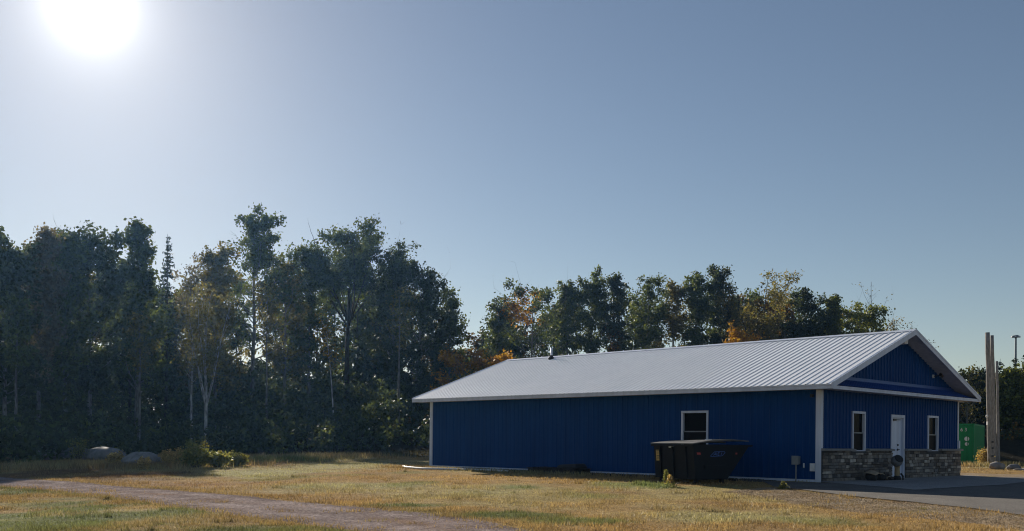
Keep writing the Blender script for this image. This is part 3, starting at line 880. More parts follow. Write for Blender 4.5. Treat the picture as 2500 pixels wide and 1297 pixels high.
for q, (a_, b_, r_, h_) in enumerate(((.55, 2.25, .19, .22), (.62, 2.72, .18, .20))):
    x_, y_ = bpt(a_, b_)
    o = MB().lathe([(r_ * .72, 0), (r_ * .98, h_ * .35), (r_, h_ * .75), (r_ * .93, h_), (r_ * .82, h_), (r_ * .78, h_ * .8), (.001, h_ * .78)], 20).build('tub_planter', M['rubber'], None, True)
    o.location = (x_, y_, g1(x_, y_) + .036)
    tag(o, ('dark round tub standing at the stone wall under the tan cloth', 'dark round tub between the cloth-covered tub and the kettle pot')[q], 'tub', 'dark tubs by the stone wall')
x_, y_ = bpt(.58, 2.35)
vsn = []; fsn = []
for iy in range(9):
    for ix in range(5):
        u_ = iy / 8; w_ = ix / 4
        vsn.append((-.2 + .4 * w_ + .02 * math.sin(7 * u_), -.3 + .62 * u_, .26 + .05 * math.sin(3.1 * u_) - .16 * max(0, w_ - .45) * (1 - abs(u_ - .6)) - .06 * abs(u_ - .5) + .012 * math.sin(11 * u_ + 5 * w_)))
for iy in range(8):
    for ix in range(4): fsn.append((iy * 5 + ix, iy * 5 + ix + 1, iy * 5 + ix + 6, iy * 5 + ix + 5))
o = MB().add(vsn, fsn).build('cloth_cover', M['cloth'], None, True); o.location = (x_, y_, g1(x_, y_) + .036); o.rotation_euler = (0, 0, TH - math.pi / 2)
md = o.modifiers.new('thick', 'SOLIDIFY'); md.thickness = .015
tag(o, 'folded tan cloth draped over the dark tub by the stone wall', 'cloth')
wr = random.Random(5)
for q in range(5):
    x_, y_ = bpt(.45 + .16 * (q % 3), 3.14)
    o = MB().lathe([(.001, -.2), (.05, -.2), (.055, 0), (.05, .2), (.001, .2)], 8, (0, 0, 0), Matrix.Rotation(R(90), 3, 'X')).build('firewood_log', M['wood_tan'] if q % 2 else M['wood_dark'])
    o.location = (x_, y_, g1(x_, y_) + .036 + .055 + (.1 if q > 2 else 0)); o.rotation_euler = (0, 0, TH - math.pi / 2 + wr.uniform(-.3, .3))
    tag(o, ('dark firewood log nearest the stone wall, bottom of the small pile', 'tan firewood log in the middle of the small pile', 'dark firewood log at the front of the small pile by the pot', 'upper tan firewood log on the small pile', 'upper dark firewood log on the small pile')[q], 'log', 'firewood logs by the kettle pot')

# ------------------------------------------------------------------ pallet and edging along the long wall
px_, py_ = bpt(-10.15, -.62)
pal = empty('wood_pallet', (px_, py_, g1(px_, py_) + .03), TH - math.pi / 2 + R(1))
tag(pal, 'dark weathered wooden pallet lying against the foot of the long blue wall', 'pallet')
for y in (-.42, 0, .42): MB().box(-1.15, 1.15, y - .03, y + .03, .02, .14).build('stringer', M['wood_dark'], pal)
for q in range(11):
    x = -1.12 + q * .222
    o = MB().box(x - .075, x + .075, -.5, .5, .142, .166).build('deck_board', M['wood_dark'], pal); o.rotation_euler = (R(wr.uniform(-1, 1)), 0, R(wr.uniform(-2, 2)))
for x in (-1.05, 0, 1.05): MB().box(x - .07, x + .07, -.5, .5, -.01, .019).build('bottom_board', M['wood_dark'], pal)
for q, (x, y) in enumerate(((.62, -.1), (.75, .25))):
    pass
x_, y_ = bpt(-9.55, -.62)
o = MB().add([(-.5, -.3, 0), (.55, -.36, 0), (.6, .3, 0), (-.45, .36, 0), (-.42, -.22, .12), (.5, -.28, .17), (.5, .24, .18), (-.4, .28, .10)],
             [(3, 2, 1, 0), (4, 5, 6, 7), (0, 1, 5, 4), (1, 2, 6, 5), (2, 3, 7, 6), (3, 0, 4, 7)]).build('tarp_bundle', M['rubber'])
bv = o.modifiers.new('soft', 'BEVEL'); bv.width = .05; bv.segments = 2
o.location = (x_, y_, g1(x_, y_) + .03 + .166); o.rotation_euler = (0, 0, TH - math.pi / 2)
tag(o, 'dark low bundle resting on the right end of the wooden pallet', 'bundle')
edge_pts = [ground_px(*p) for p in [(984, 1142), (1000, 1144.5), (1030, 1147), (1075, 1148), (1125, 1148.8), (1180, 1151), (1240, 1153.5)]]
mbz = MB().tube([(x, y, g1(x, y) + .05) for x, y in edge_pts], .042, 10)
o = mbz.build('drain_pipe', M['white'], None, True)
tag(o, 'white drain pipe curving round the gravel bed at the building corner', 'pipe')
e2 = [bpt(a_, -1.17) for a_ in np.linspace(-16.6, -2.2, 30)]
o = MB().tube([(x, y, g1(x, y) + .045) for x, y in e2], .028, 8).build('landscape_edging', M['rubber'], None, True)
tag(o, 'thin black edging strip along the gravel bed under the long wall', 'edging')

# ------------------------------------------------------------------ right side: container, poles, boulders, light mast
cxx, cyy, _ = at(2378, 1137, 60.0)
con = empty('shipping_container', (cxx, cyy, g1(cxx, cyy)), R(-31))
tag(con, 'green shipping container standing behind the right end of the building', 'container')
CWd, CLn, CH = 2.44, 6.06, 2.55
fm = MB()
for x in (-CWd, -.09):
    for y in (0, CLn - .09): fm.box(x, x + .09, y, y + .09, 0, CH)
for y in (0.004, CLn - .094):
    fm.box(-CWd + .09, -.09, y, y + .09, CH - .12, CH - .002).box(-CWd + .09, -.09, y, y + .09, .002, .14)
for x in (-CWd + .004, -.094): fm.box(x, x + .09, .09, CLn - .09, CH - .11, CH - .004).box(x, x + .09, .09, CLn - .09, .004, .14)
fm.build('frame', M['green_metal'], con)
def corr(n, L, d):
    pts = []; s = L / n
    for q in range(n): pts += [(q * s, 0), (q * s + s * .35, 0), (q * s + s * .5, d), (q * s + s * .85, d)]
    return pts + [(L, 0)]
MB().add(*sheet([(x, o) for x, o in corr(22, CLn - .18, .036)], .14, CH - .11, lambda x, o, z: (-.05 + o, .09 + x, z))).build('side_wall', M['green_metal'], con)
MB().add(*sheet([(x, o) for x, o in corr(22, CLn - .18, .036)], .14, CH - .11, lambda x, o, z: (-CWd + .05 - o, .09 + x, z))).build('side_wall', M['green_metal'], con)
MB().box(-CWd + .09, -.09, CLn - .06, CLn - .03, .14, CH - .12).build('end_wall', M['green_metal'], con)
MB().box(-CWd + .05, -.05, .05, CLn - .05, CH - .03, CH - .012).build('roof', M['green_metal'], con)
for x0, x1 in ((-CWd + .10, -CWd / 2 - .005), (-CWd / 2 + .005, -.10)):
    dl = MB().box(x0, x1, .02, .05, .15, CH - .13).build('door', M['green_metal'], con)
    for x in (x0 + .28, x1 - .28):
        MB().tube([(x, -.01, .12), (x, -.01, CH - .1)], .018, 8).build('lock_rod', M['green_metal'], dl)
    MB().box(x0 + .2, x1 - .2, -.03, -.01, 1.05, 1.10).build('door_handle', M['green_metal'], dl)
def text_mesh(name, s, size, mat, parent, loc, rot):
    cu = bpy.data.curves.new(name, 'FONT'); cu.body = s; cu.size = size; cu.extrude = .003
    t_ = bpy.data.objects.new(name, cu); col.objects.link(t_)
    bpy.context.view_layer.update()
    me = bpy.data.meshes.new_from_object(t_.evaluated_get(bpy.context.evaluated_depsgraph_get()))
    bpy.data.objects.remove(t_)
    o = link(name, me, None, parent); me.materials.clear(); me.materials.append(mat)
    o.location = loc; o.rotation_euler = rot
    return o
text_mesh('number_print', '9 6 3', .30, M['white'], con, (-1.02, .012, 2.08), (R(90), 0, 0))
for z, r in ((1.62, .14), (1.30, .11)):
    MB().lathe([(.001, .006), (r, .006), (r, 0)], 16, (-.42, .018, z), Matrix.Rotation(R(90), 3, 'X')).build('round_decal', M['white'], con)

def pole(name, base, top, Y, r0, r1, label, extra=None):
    bx_, by_, bz_ = at(*base, Y); tx, ty, tz = at(*top, Y)
    bz_ = g1(bx_, by_)
    root = empty(name, (bx_, by_, bz_))
    n = 9
    pts = [Vector((0, 0, -.3)).lerp(Vector((tx - bx_, ty - by_, tz - bz_)), q / (n - 1)) for q in range(n)]
    pts = [p + Vector((.012 * math.sin(q * 2.3), .012 * math.cos(q * 1.7), 0)) for q, p in enumerate(pts)]
    MB().tube(pts, [r0 + (r1 - r0) * q / (n - 1) for q in range(n)], 14).build('shaft', M['wood_grey'], root, True)
    return tag(root, label, 'pole')
p1 = pole('utility_pole', (2419, 1136), (2411, 812), 56.0, .17, .125, 'tallest thick grey wooden pole nearest the building, flat cut top')
p2 = pole('utility_pole', (2428, 1134), (2422, 819), 57.2, .13, .10, 'wooden pole pressed close behind the right side of the tallest pole')
p3 = pole('utility_pole', (2438, 1131), (2434, 882), 59.0, .10, .075, 'shortest thin wooden pole at the right of the group of poles')
MB().box(-.26, -.16, -.08, .02, 2.35, 2.55).build('porcelain_insulator', M['white'], p1)
MB().lathe([(.05, -.08), (.075, 0), (.05, .08), (.001, .08)], 10, (-.27, -.05, 2.85)).build('porcelain_insulator', M['white'], p1)
for z in (.55, 1.0, 1.35): MB().box(-.05, .05, -.215, -.17, z, z + .09).build('iron_plate', M['dark_metal'], p1)

def boulder(u0, u1, vt, vb, Y, label, seed, flat=1.0, group=None, depth=.8):
    uc = (u0 + u1) / 2
    x, y, z0 = at(uc, vb, Y); _, _, zt = at(uc, vt, Y)
    zg = g1(x, y)
    wx = (u1 - u0) / F_PX * Y / 2; hz = max(.15, zt - zg)
    bm = bmesh.new(); bmesh.ops.create_icosphere(bm, subdivisions=4, radius=1.0)
    rs = np.random.default_rng(seed); dirs = rs.normal(size=(9, 3)); dirs /= np.linalg.norm(dirs, axis=1)[:, None]; offs = rs.uniform(.70, .98, 9)
    from mathutils import noise as mn
    for v in bm.verts:
        p = v.co.copy()
        for d, o_ in zip(dirs, offs):
            dd = Vector(d); s = p.dot(dd)
            if s > o_: p -= dd * (s - o_) * .85
        p *= 1 + .10 * mn.noise(p * 1.7 + Vector((seed, 0, 0))) + .03 * mn.noise(p * 6 + Vector((0, seed, 0)))
        v.co = Vector((p.x * wx, p.y * wx * depth, (p.z * .55 + .45) * hz))
    me = bpy.data.meshes.new('boulder'); bm.to_mesh(me); bm.free()
    me.polygons.foreach_set('use_smooth', [True] * len(me.polygons))
    o = link('boulder', me, M['rock']); o.location = (x, y, zg - .03)
    return tag(o, label, 'boulder', group)
boulder(2413, 2453, 1126, 1151, 47, 'rounded grey boulder in front of the wooden poles', 1)
boulder(2457, 2491, 1131, 1150, 47.5, 'smaller grey boulder at the right of the one before the poles', 2)
boulder(2474, 2500, 1145, 1153, 45.5, 'flat low stone slab in front of the smaller right boulder', 3, depth=.6)
boulder(2492, 2530, 1143, 1152, 47.0, 'pale stone cut by the right edge of the picture', 4)
boulder(300, 392, 1101, 1136, 44, 'large smooth boulder with bright rim among weeds left of the lawn', 5)
boulder(205, 305, 1090, 1128, 52, 'long grey boulder with a peak behind the bright-rimmed one', 6)
boulder(150, 222, 1089, 1128, 53, 'middle grey boulder of the row under the dark trees', 7)
boulder(84, 165, 1086, 1126, 54, 'leftmost long low boulder of the row under the dark trees', 8)

mx_, my_, mz_ = at(2480, 822, 170.0)
mast = empty('light_mast', (mx_, my_, g1(mx_, my_)))
mh = mz_ - g1(mx_, my_)
MB().tube([(0, 0, -.3), (0, 0, mh)], [.28, .16], 10).build('mast_pole', M['grey_metal'], mast)
MB().lathe([(.2, mh - .2), (.55, mh - .15), (.62, mh + .1), (.3, mh + .25), (.001, mh + .25)], 16).build('lamp_ring', M['grey_metal'], mast)
for q in range(6):
    a_ = q * math.pi / 3
    MB().box(-.14, .14, -.12, .12, -.12, .12, Matrix.Translation((.62 * math.cos(a_), .62 * math.sin(a_), mh - .05)) @ Matrix.Rotation(a_, 4, 'Z')).build('floodlight', M['white'], mast)
tag(mast, 'tall slim light mast with round lamp head rising above the right trees', 'light mast')

# ------------------------------------------------------------------ trees
LEAF_PAL = {
    'green': [(.045, .070, .028), (.060, .085, .030), (.035, .055, .026)],
    'dark':  [(.030, .048, .026), (.038, .058, .030), (.026, .040, .024)],
    'olive': [(.085, .090, .032), (.100, .098, .034), (.070, .078, .030)],
    'lime':  [(.075, .105, .030), (.090, .115, .032), (.060, .085, .028)],
    'orange': [(.42, .22, .03), (.46, .28, .04), (.34, .17, .03)],
    'gold':  [(.30, .20, .03), (.26, .18, .03), (.20, .15, .03)],
    'rust':  [(.20, .115, .030), (.16, .10, .030), (.10, .085, .034)],
    'grey':  [(.080, .085, .060), (.095, .092, .062), (.070, .072, .052)],
}
for _k in ('green', 'dark', 'olive', 'lime', 'grey'): LEAF_PAL[_k] = [(c[0] * 2.15, c[1] * 1.85, c[2] * 2.0) for c in LEAF_PAL[_k]]
def leaves_at(centers, radii, counts, size, pal, rs, colour_fn=None, squash=.8):
    """leaf quads in gaussian clumps; returns V,F,C"""
    idx = np.repeat(np.arange(len(centers)), counts)
    c = np.asarray(centers)[idx]; r = np.asarray(radii)[idx]
    n = len(idx)
    P = c + rs.normal(size=(n, 3)) * r[:, None] * np.array([.55, .55, .55 * squash])
    a = rs.normal(size=(n, 3)); a /= np.linalg.norm(a, axis=1)[:, None]
    b = rs.normal(size=(n, 3)); b -= a * (a * b).sum(1)[:, None]; b /= np.linalg.norm(b, axis=1)[:, None]
    s = size * rs.uniform(.5, 1.5, n)[:, None]
    V = np.stack([P - a * s * .6, P + b * s * .42, P + a * s * .6, P - b * s * .42], 1).reshape(-1, 3)
    F = np.arange(n * 4).reshape(-1, 4)
    pal = np.asarray(pal)
    clump_pick = rs.integers(0, len(pal), len(centers))
    pc = pal[np.where(rs.random(n) < .7, clump_pick[idx], rs.integers(0, len(pal), n))]
    clump_b = rs.uniform(.75, 1.3, len(centers))[idx]
    C = pc * clump_b[:, None] * rs.uniform(.75, 1.25, n)[:, None]
    if colour_fn is not None: C = colour_fn(P, C, rs)
    return V, F, np.repeat(C, 4, 0)

def tree_parts(h, w, kind, rs, base=.38, nbr=44, dens=1.0, leaf=.21, fork=None, lean=0.0, pal='green', bare=0.0, r0=None, lite=False):
    """returns (wood MB, leaf V,F,C). Profile-shaped crown on a tapered trunk with limbs."""
    mb = MB(); sd = int(rs.integers(0, 9999))
    r0 = r0 or (.008 * h + .035)
    n = 9
    jx = np.cumsum(rs.normal(0, .012 * h / n * 2, n)); jy = np.cumsum(rs.normal(0, .012 * h / n * 2, n)); jx[0] = jy[0] = 0
    top = h * .97
    tp = [(jx[q] + lean * h * (q / (n - 1)) ** 1.5, jy[q], top * q / (n - 1)) for q in range(n)]
    tp[0] = (tp[0][0], tp[0][1], -.4)
    tr = [r0 * (1 - q / (n - 1)) ** .85 + .012 for q in range(n)]
    def trunk_at(t):
        f = t * (n - 1); q = min(int(f), n - 2); k = f - q
        return np.array(tp[q]) * (1 - k) + np.array(tp[q + 1]) * k, tr[q] * (1 - k) + tr[q + 1] * k
    cen = []; rad = []; cnt = []
    def prof(t):
        s = (t - base) / (1 - base)
        if kind == 'aspen': return (math.sin(math.pi * min(1, s * .80 + .16)) ** .8) * .95 + .06
        if kind == 'round': return math.sqrt(max(0, 1 - (2 * s - 1.05) ** 2)) * .9 + .15
        if kind == 'cone': return (1 - s) ** .8 * .95 + .08
        if kind == 'column': return math.sin(math.pi * min(1, s * .82 + .12)) ** .6
        return .8
    def branch(o, d, L, r, lv, clr=.55, up=.25):
        m = 5
        pts = [np.array(o)]; dd = np.array(d, float)
        for q in range(m - 1):
            dd = dd + rs.normal(0, .13, 3) + np.array([0, 0, up / m]); dd /= np.linalg.norm(dd)
            pts.append(pts[-1] + dd * L / (m - 1))
        if not (lite and lv): mb.tube(pts, [r * (1 - .8 * q / (m - 1)) for q in range(m)], 5 if lv == 0 and not lite else 3, False)
        return pts
    def clump(p, r, k=1.0):
        if rs.random() < bare: return
        cen.append(p); rad.append(r); cnt.append(max(4, int(25 * dens * k * rs.uniform(.4, 1.6))))
    if fork:
        t0 = fork
        mb.tube([p for p in tp[:int(t0 * (n - 1)) + 2]], tr[:int(t0 * (n - 1)) + 2], 8)
        o, r = trunk_at(t0)
        nl = 9
        for q in range(nl):
            az = 2 * math.pi * (q + rs.uniform(-.25, .25)) / nl
            el = R(rs.uniform(34, 74))
            L = h * (1 - t0) * rs.uniform(.75, .95)
            reach = w / 2 / max(.3, L * math.cos(el)) if L * math.cos(el) > w / 2 else 1
            d = np.array([math.cos(az) * math.cos(el) * min(1, reach), math.sin(az) * math.cos(el) * min(1, reach), math.sin(el)])
            pts = branch(o - np.array([0, 0, rs.uniform(0, .05 * h)]), d, L, r * .6, 0, up=.35)
            for s_ in range(9):
                f = rs.uniform(.3, 1) * 4; qq = min(3, int(f)); p = pts[qq] * (1 - f + qq) + pts[qq + 1] * (f - qq)
                az2 = rs.uniform(0, 2 * math.pi); e2 = R(rs.uniform(5, 60))
                L2 = rs.uniform(.10, .20) * w
                pp = branch(p, (math.cos(az2) * math.cos(e2), math.sin(az2) * math.cos(e2), math.sin(e2)), L2, r * .16, 1)
                for k in (2, 3, 4):
                    for _ in range(4): clump(pp[k] + rs.normal(0, .42, 3), rs.uniform(.35, .8))
    else:
        mb.tube(tp, tr, 8)
        for q in range(nbr):
            t = base + (1 - base) * (q + rs.uniform(0, 1)) / nbr * .98
            o, r = trunk_at(t)
            az = q * 2.4 + rs.uniform(-.5, .5)
            L = max(.35, w / 2 * prof(t) * rs.uniform(.55, 1.2) * (.62 + .85 * float(vnoise(np.array([az % 6.283 * 1.1]), np.array([t * 7.0]), sd)[0])))
            if rs.random() < .13: continue
            el = R(rs.uniform(18, 52) + 20 * (t - base) / (1 - base))
            pts = branch(o, (math.cos(az) * math.cos(el), math.sin(az) * math.cos(el), math.sin(el)), L / max(.45, math.cos(el)), max(.012, r * .42), 0)
            for k in (1, 2, 3, 4):
                for _ in range(4 if L > 1 else 2):
                    if rs.random() < (.75 if k == 1 else .30): continue
                    clump(pts[k] + rs.normal(0, .22 + .13 * L / 2, 3), rs.uniform(.28, .66) * (.75 + .12 * L))
            for _ in range(3):
                k = rs.integers(2, 5); az2 = az + rs.uniform(-1.3, 1.3); e2 = R(rs.uniform(5, 65))
                pp = branch(pts[k], (math.cos(az2) * math.cos(e2), math.sin(az2) * math.cos(e2), math.sin(e2)), L * rs.uniform(.22, .42), max(.008, r * .16), 1)
                clump(pp[-1], rs.uniform(.35, .6)); clump(pp[2], rs.uniform(.3, .55), .7)
    if not cen: cen, rad, cnt = [np.array(tp[-1])], [.2], [2]
    cen = np.array(cen); rad = np.array(rad); cnt = np.array(cnt)
    if bare < .36 and len(cen) > 20:           # no leaf clump floats far from its neighbours
        dd = np.linalg.norm(cen[:, None] - cen[None], axis=2); dd.sort(axis=1)
        ok = (dd[:, 4] < .8) | (cen[:, 2] < h * base)
        if len(cen) > 80: ok &= dd[:, 18] < 1.75
        cen, rad, cnt = cen[ok], rad[ok], cnt[ok]
    wv = np.array(mb.v)                       # fit the grown tree to its height and spread
    fz = h / max(np.percentile(cen[:, 2] + .5 * rad, 99.5), wv[:, 2].max() - .3)
    ext = np.percentile(np.hypot(cen[:, 0] - lean * h * .7, cen[:, 1]) + .5 * rad, 92)
    fx = min(2.2, max(.6, w / 2 / ext))
    S3 = np.array([fx, fx, fz]); cen = cen * S3
    cr = np.hypot(cen[:, 0], cen[:, 1]); lim = w / 2 * 1.12 + abs(lean) * h
    cen[:, :2] *= np.minimum(1, lim / np.maximum(cr, 1e-6))[:, None]
    tk = np.clip(np.hypot(wv[:, 0], wv[:, 1]) / .7, 0, 1)[:, None]
    wv = np.c_[wv[:, :2] * (1 - tk + tk * fx), np.where(wv[:, 2:] > 0, wv[:, 2:] * fz, wv[:, 2:])]
    wr_ = np.hypot(wv[:, 0], wv[:, 1]); wv[:, :2] *= np.minimum(1, w / 2 / np.maximum(wr_, 1e-6) + abs(lean) * h)[:, None]
    wv[:, 2] = np.minimum(wv[:, 2], h)
    mb.v = [tuple(p) for p in wv]
    return mb, (cen, rad, np.array(cnt))

tree_no = [0]
def tree(u, vt, wpx, Y, kind, pal, label, name='aspen_tree', base=.36, nbr=44, dens=1.0, leaf=.20, fork=None, bare=0.0, bark='bark_grey', lean=0.0, colour_fn=None, cat='tree', r0=None, group='trees along the edge of the wood', vbase=None):
    rs = np.random.default_rng(100 + tree_no[0]); tree_no[0] += 1
    x, y, zt = at(u, vt, Y)
    zg = g1(x, y); h = zt - zg; w = wpx * 1.26 / F_PX * Y
    mb, (cen, rad, cnt) = tree_parts(h, w, kind, rs, base, nbr, dens, leaf, fork, lean, pal, bare, r0)
    root = empty(name, (x, y, zg), 0)
    mb.build('trunk', M[bark], root, True)
    V, F, C = leaves_at(cen, rad, cnt, leaf, LEAF_PAL[pal], rs, colour_fn)
    link('crown', np_mesh('crown', V, F, C), M['leaf'], root)
    return tag(root, label, cat, group)

def patch(pts, pal, r, k=.85):
    """recolour the leaves near given crown points (autumn colour)"""
    pa = np.array(LEAF_PAL[pal])
    def f(P, C, rs):
        C = C.copy()
        for p in pts:
            d = np.linalg.norm((P - np.array(p)) / r, axis=1) + rs.normal(0, .18, len(P))
            m = (d < 1) & (rs.random(len(P)) < k)
            C[m] = pa[rs.integers(0, 3, m.sum())] * rs.uniform(.7, 1.2, m.sum())[:, None]
        return C
    return f

def spruce(u, vt, wpx, Y, label, pal='dark', droop=.25, base=.08, gap=.0, group='conifers in the wood'):
    rs = np.random.default_rng(500 + tree_no[0]); tree_no[0] += 1
    x, y, zt = at(u, vt, Y); zg = g1(x, y); h = zt - zg; w = wpx / F_PX * Y
    mb = MB(); mb.tube([(0, 0, -.4), (.03, 0, h * .5), (0, 0, h)], [.007 * h + .05, .0045 * h + .02, .012], 8)
    P = []; D = []
    nw = int(h * 2.2)
    for q in range(nw):
        t = base + (1 - base) * q / nw
        for k in range(6):
            if rs.random() < .15 + gap: continue
            az = k * math.pi / 3 + q * .7 + rs.uniform(-.3, .3)
            L = w / 2 * (1 - t) ** .75 / (1 - base) ** .75 * rs.uniform(.7, 1.15) + .12
            d = np.array([math.cos(az), math.sin(az), -.15])
            pts = [np.array([0, 0, t * h])]
            for s_ in range(4):
                pts.append(pts[-1] + d / np.linalg.norm(d) * L / 4); d = d + np.array([0, 0, -droop * .5 + .16 * s_])
            mb.tube(pts, [.03, .024, .018, .012, .006], 4, False)
            m = int(L * 34)
            f = rs.uniform(.12, 1, m) * 4; qq = np.minimum(3, f.astype(int)); pa = np.array(pts)
            pp = pa[qq] * (1 - (f - qq))[:, None] + pa[qq + 1] * (f - qq)[:, None]
            P.append(pp + rs.normal(0, .07, (m, 3))); D.append(np.tile(d, (m, 1)) + rs.normal(0, .7, (m, 3)))
    P = np.vstack(P); D = np.vstack(D); D /= np.linalg.norm(D, axis=1)[:, None]
    n = len(P)
    b = np.cross(D, rs.normal(size=(n, 3))); b /= np.linalg.norm(b, axis=1)[:, None]
    s = rs.uniform(.14, .30, n)[:, None]
    V = np.stack([P - D * s * .5, P + b * s * .22, P + D * s * .7 + np.array([0, 0, -.02]), P - b * s * .22], 1).reshape(-1, 3)
    C = np.repeat(np.array(LEAF_PAL[pal])[rs.integers(0, 3, n)] * rs.uniform(.6, 1.2, n)[:, None], 4, 0)
    root = empty('spruce_tree', (x, y, zg))
    mb.build('trunk', M['bark_dark'], root, True)
    link('crown', np_mesh('crown', V, np.arange(4 * n).reshape(-1, 4), C), M['needle'], root)
    return tag(root, label, 'tree', group)

def bare_tree(u, vt, wpx, Y, label, bark='bark_grey', pal='olive', leafy=.25, base=.35, nbr=30, name='bare_tree'):
    return tree(u, vt, wpx, Y, 'aspen', pal, label, name, base=base, nbr=nbr, dens=.35, leaf=.14, bare=1 - leafy, bark=bark)

# ---- left wood, front row
tree(12, 566, 130, 60, 'aspen', 'dark', 'dark tree with pale haze cut by the left edge of the picture', base=.25)
tree(100, 562, 85, 64, 'column', 'grey', 'slender grey-green tree second from the left edge', base=.3, dens=.8)
tree(160, 572, 90, 67, 'aspen', 'green', 'mid-height tree filling the gap left of the tall bushy-topped tree', base=.25)
tree(228, 522, 150, 70, 'round', 'dark', 'tall tree with broad bushy top left of the clear spruce', base=.3, nbr=56, dens=1.1)
tree(338, 537, 105, 74, 'cone', 'green', 'pointed leafy tree just left of the clear spruce', base=.25, nbr=52)
spruce(409, 572, 74, 84, 'dark spruce with bare gappy trunk standing clear against the sky', gap=.18, base=.3, droop=.1)
tree(465, 622, 80, 86, 'column', 'grey', 'thin half-bare tree right of the clear spruce', base=.3, dens=.5, bare=.3, leaf=.16)
tree(528, 606, 95, 88, 'aspen', 'olive', 'olive-leaved tree between the thin half-bare tree and the tall peaked tree', base=.25)
tree(618, 512, 165, 92, 'cone', 'green', 'tall tree with peaked spreading top, highest in the left half', base=.34, nbr=54)
tree(698, 628, 100, 96, 'aspen', 'olive', 'lower tree in the dip right of the tall peaked tree', base=.3, dens=.85)
tree(756, 610, 80, 98, 'column', 'green', 'slim tree at the left foot of the wide forked tree', base=.35, dens=.8)
tree(852, 543, 215, 100, 'round', 'green', 'wide forked tree with umbrella crown and open limbs in mid picture', base=.5, fork=.5, dens=1.15, r0=.30, bark='bark_dark')
tree(962, 549, 95, 100, 'column', 'dark', 'narrow dark tree with knobbly top right of the wide forked tree', base=.3, nbr=52)
tree(1022, 592, 130, 96, 'round', 'dark', 'dense dark tree rising behind the left end of the roof', base=.22, nbr=60, dens=1.2)
tree(1098, 708, 95, 98, 'cone', 'green', 'small tapering tree right of the dense dark tree', base=.2)
# ---- pale trunks in front of the dark wood
tree(508, 690, 110, 72, 'aspen', 'olive', 'pale birch with several splayed stems and thin yellow leaves', 'birch_tree', base=.45, nbr=26, dens=.3, leaf=.13, bare=.45, bark='bark_birch', fork=.28, r0=.15)
tree(470, 700, 70, 74, 'aspen', 'olive', 'thin pale birch standing left of the splayed birch', 'birch_tree', base=.45, nbr=22, dens=.3, leaf=.14, bare=.4, bark='bark_birch', r0=.10)
tree(342, 760, 60, 66, 'column', 'olive', 'straight pale trunk under the pointed leafy tree', 'birch_tree', base=.62, nbr=16, dens=.4, leaf=.15, bare=.2, bark='bark_grey', r0=.12)
tree(655, 690, 60, 84, 'column', 'olive', 'thin bare-stemmed tree before the bright gap in the wood', 'birch_tree', base=.6, nbr=16, dens=.4, leaf=.15, bare=.3, bark='bark_grey', r0=.09)
tree(975, 700, 60, 86, 'column', 'olive', 'pale straight trunk before the narrow dark tree', 'birch_tree', base=.6, nbr=16, dens=.4, leaf=.15, bare=.3, bark='bark_grey', r0=.12)
tree(40, 720, 60, 56, 'column', 'green', 'pale thin trunk near the left edge of the picture', 'birch_tree', base=.6, nbr=18, dens=.5, leaf=.16, bark='bark_grey', r0=.10)
tree(820, 760, 60, 88, 'column', 'gold', 'short leaning pale birch below the wide forked tree', 'birch_tree', base=.6, nbr=14, dens=.3, leaf=.15, bare=.3, bark='bark_birch', r0=.08, lean=-.10)
# ---- row behind the building
tree(1150, 786, 135, 92, 'round', 'orange', 'bushy orange-leaved tree left of the roof ridge end', 'maple_tree', base=.12, nbr=40, dens=1.2, colour_fn=patch([(0, 0, 3.0), (2.0, 0, 4.5)], 'gold', 2.6, .6))
tree(1216, 728, 58, 104, 'column', 'green', 'slim wispy tree with a small round top above the roof ridge end', nbr=62, base=.12, dens=.7)
def patch1300(P, C, rs):
    f1 = patch([(-2.2, -1.6, 12.6), (-3.1, -1.2, 10.2), (-.6, -2.2, 14.2), (-3.0, -1.0, 8.0)], 'orange', 2.0, .85)(P, C, rs)
    return patch([(-2.6, -1.0, 6.2), (-3.0, -.8, 9.0)], 'gold', 2.0, .7)(P, f1, rs)
tree(1303, 650, 165, 104, 'round', 'green', 'big round tree with orange and golden patches on its left side', base=.18, nbr=64, dens=1.1, colour_fn=patch1300)
tree(1392, 690, 90, 108, 'aspen', 'green', 'lower tree right of the big patchy round tree', nbr=62, base=.12)
tree(1441, 664, 75, 108, 'column', 'green', 'narrow tree with double knobbly top above the vent pipe', nbr=62, base=.12)
tree(1502, 674, 95, 108, 'cone', 'dark', 'dark pointed tree right of the narrow double-topped tree', nbr=62, base=.12, colour_fn=patch([(-1.2, -1.6, 10)], 'rust', 2.2, .8))
tree(1582, 680, 100, 109, 'aspen', 'green', 'mid-size tree left of the sparse olive pair above the roof', nbr=62, base=.12, dens=.9)
tree(1648, 676, 75, 110, 'aspen', 'olive', 'sparse olive tree leaning on the two tall narrow trees', nbr=62, base=.12, dens=.6)
tree(1697, 652, 75, 110, 'column', 'green', 'left one of the two tall narrow trees above mid roof', base=.12, nbr=62)
tree(1756, 650, 66, 110, 'column', 'dark', 'right one of the two tall narrow trees above mid roof', base=.12, nbr=62)
tree(1846, 656, 150, 108, 'round', 'olive', 'airy olive tree with dark visible limbs above the roof', nbr=62, base=.12, fork=.33, dens=.55, leaf=.17, bark='bark_dark', r0=.22)
tree(1815, 772, 80, 92, 'round', 'orange', 'low orange shrubby tree at the foot of the airy olive tree', 'maple_tree', base=.15, nbr=30)
bare_tree(1918, 700, 50, 112, 'leafless twiggy tree right of the airy olive tree', leafy=.12)
tree(1965, 712, 92, 108, 'round', 'dark', 'compact dark green tree right of the leafless one', base=.12, nbr=62, dens=1.2)
tree(2030, 724, 72, 108, 'cone', 'lime', 'narrow yellow-green tree between two dark trees', base=.1, nbr=62, dens=1.1)
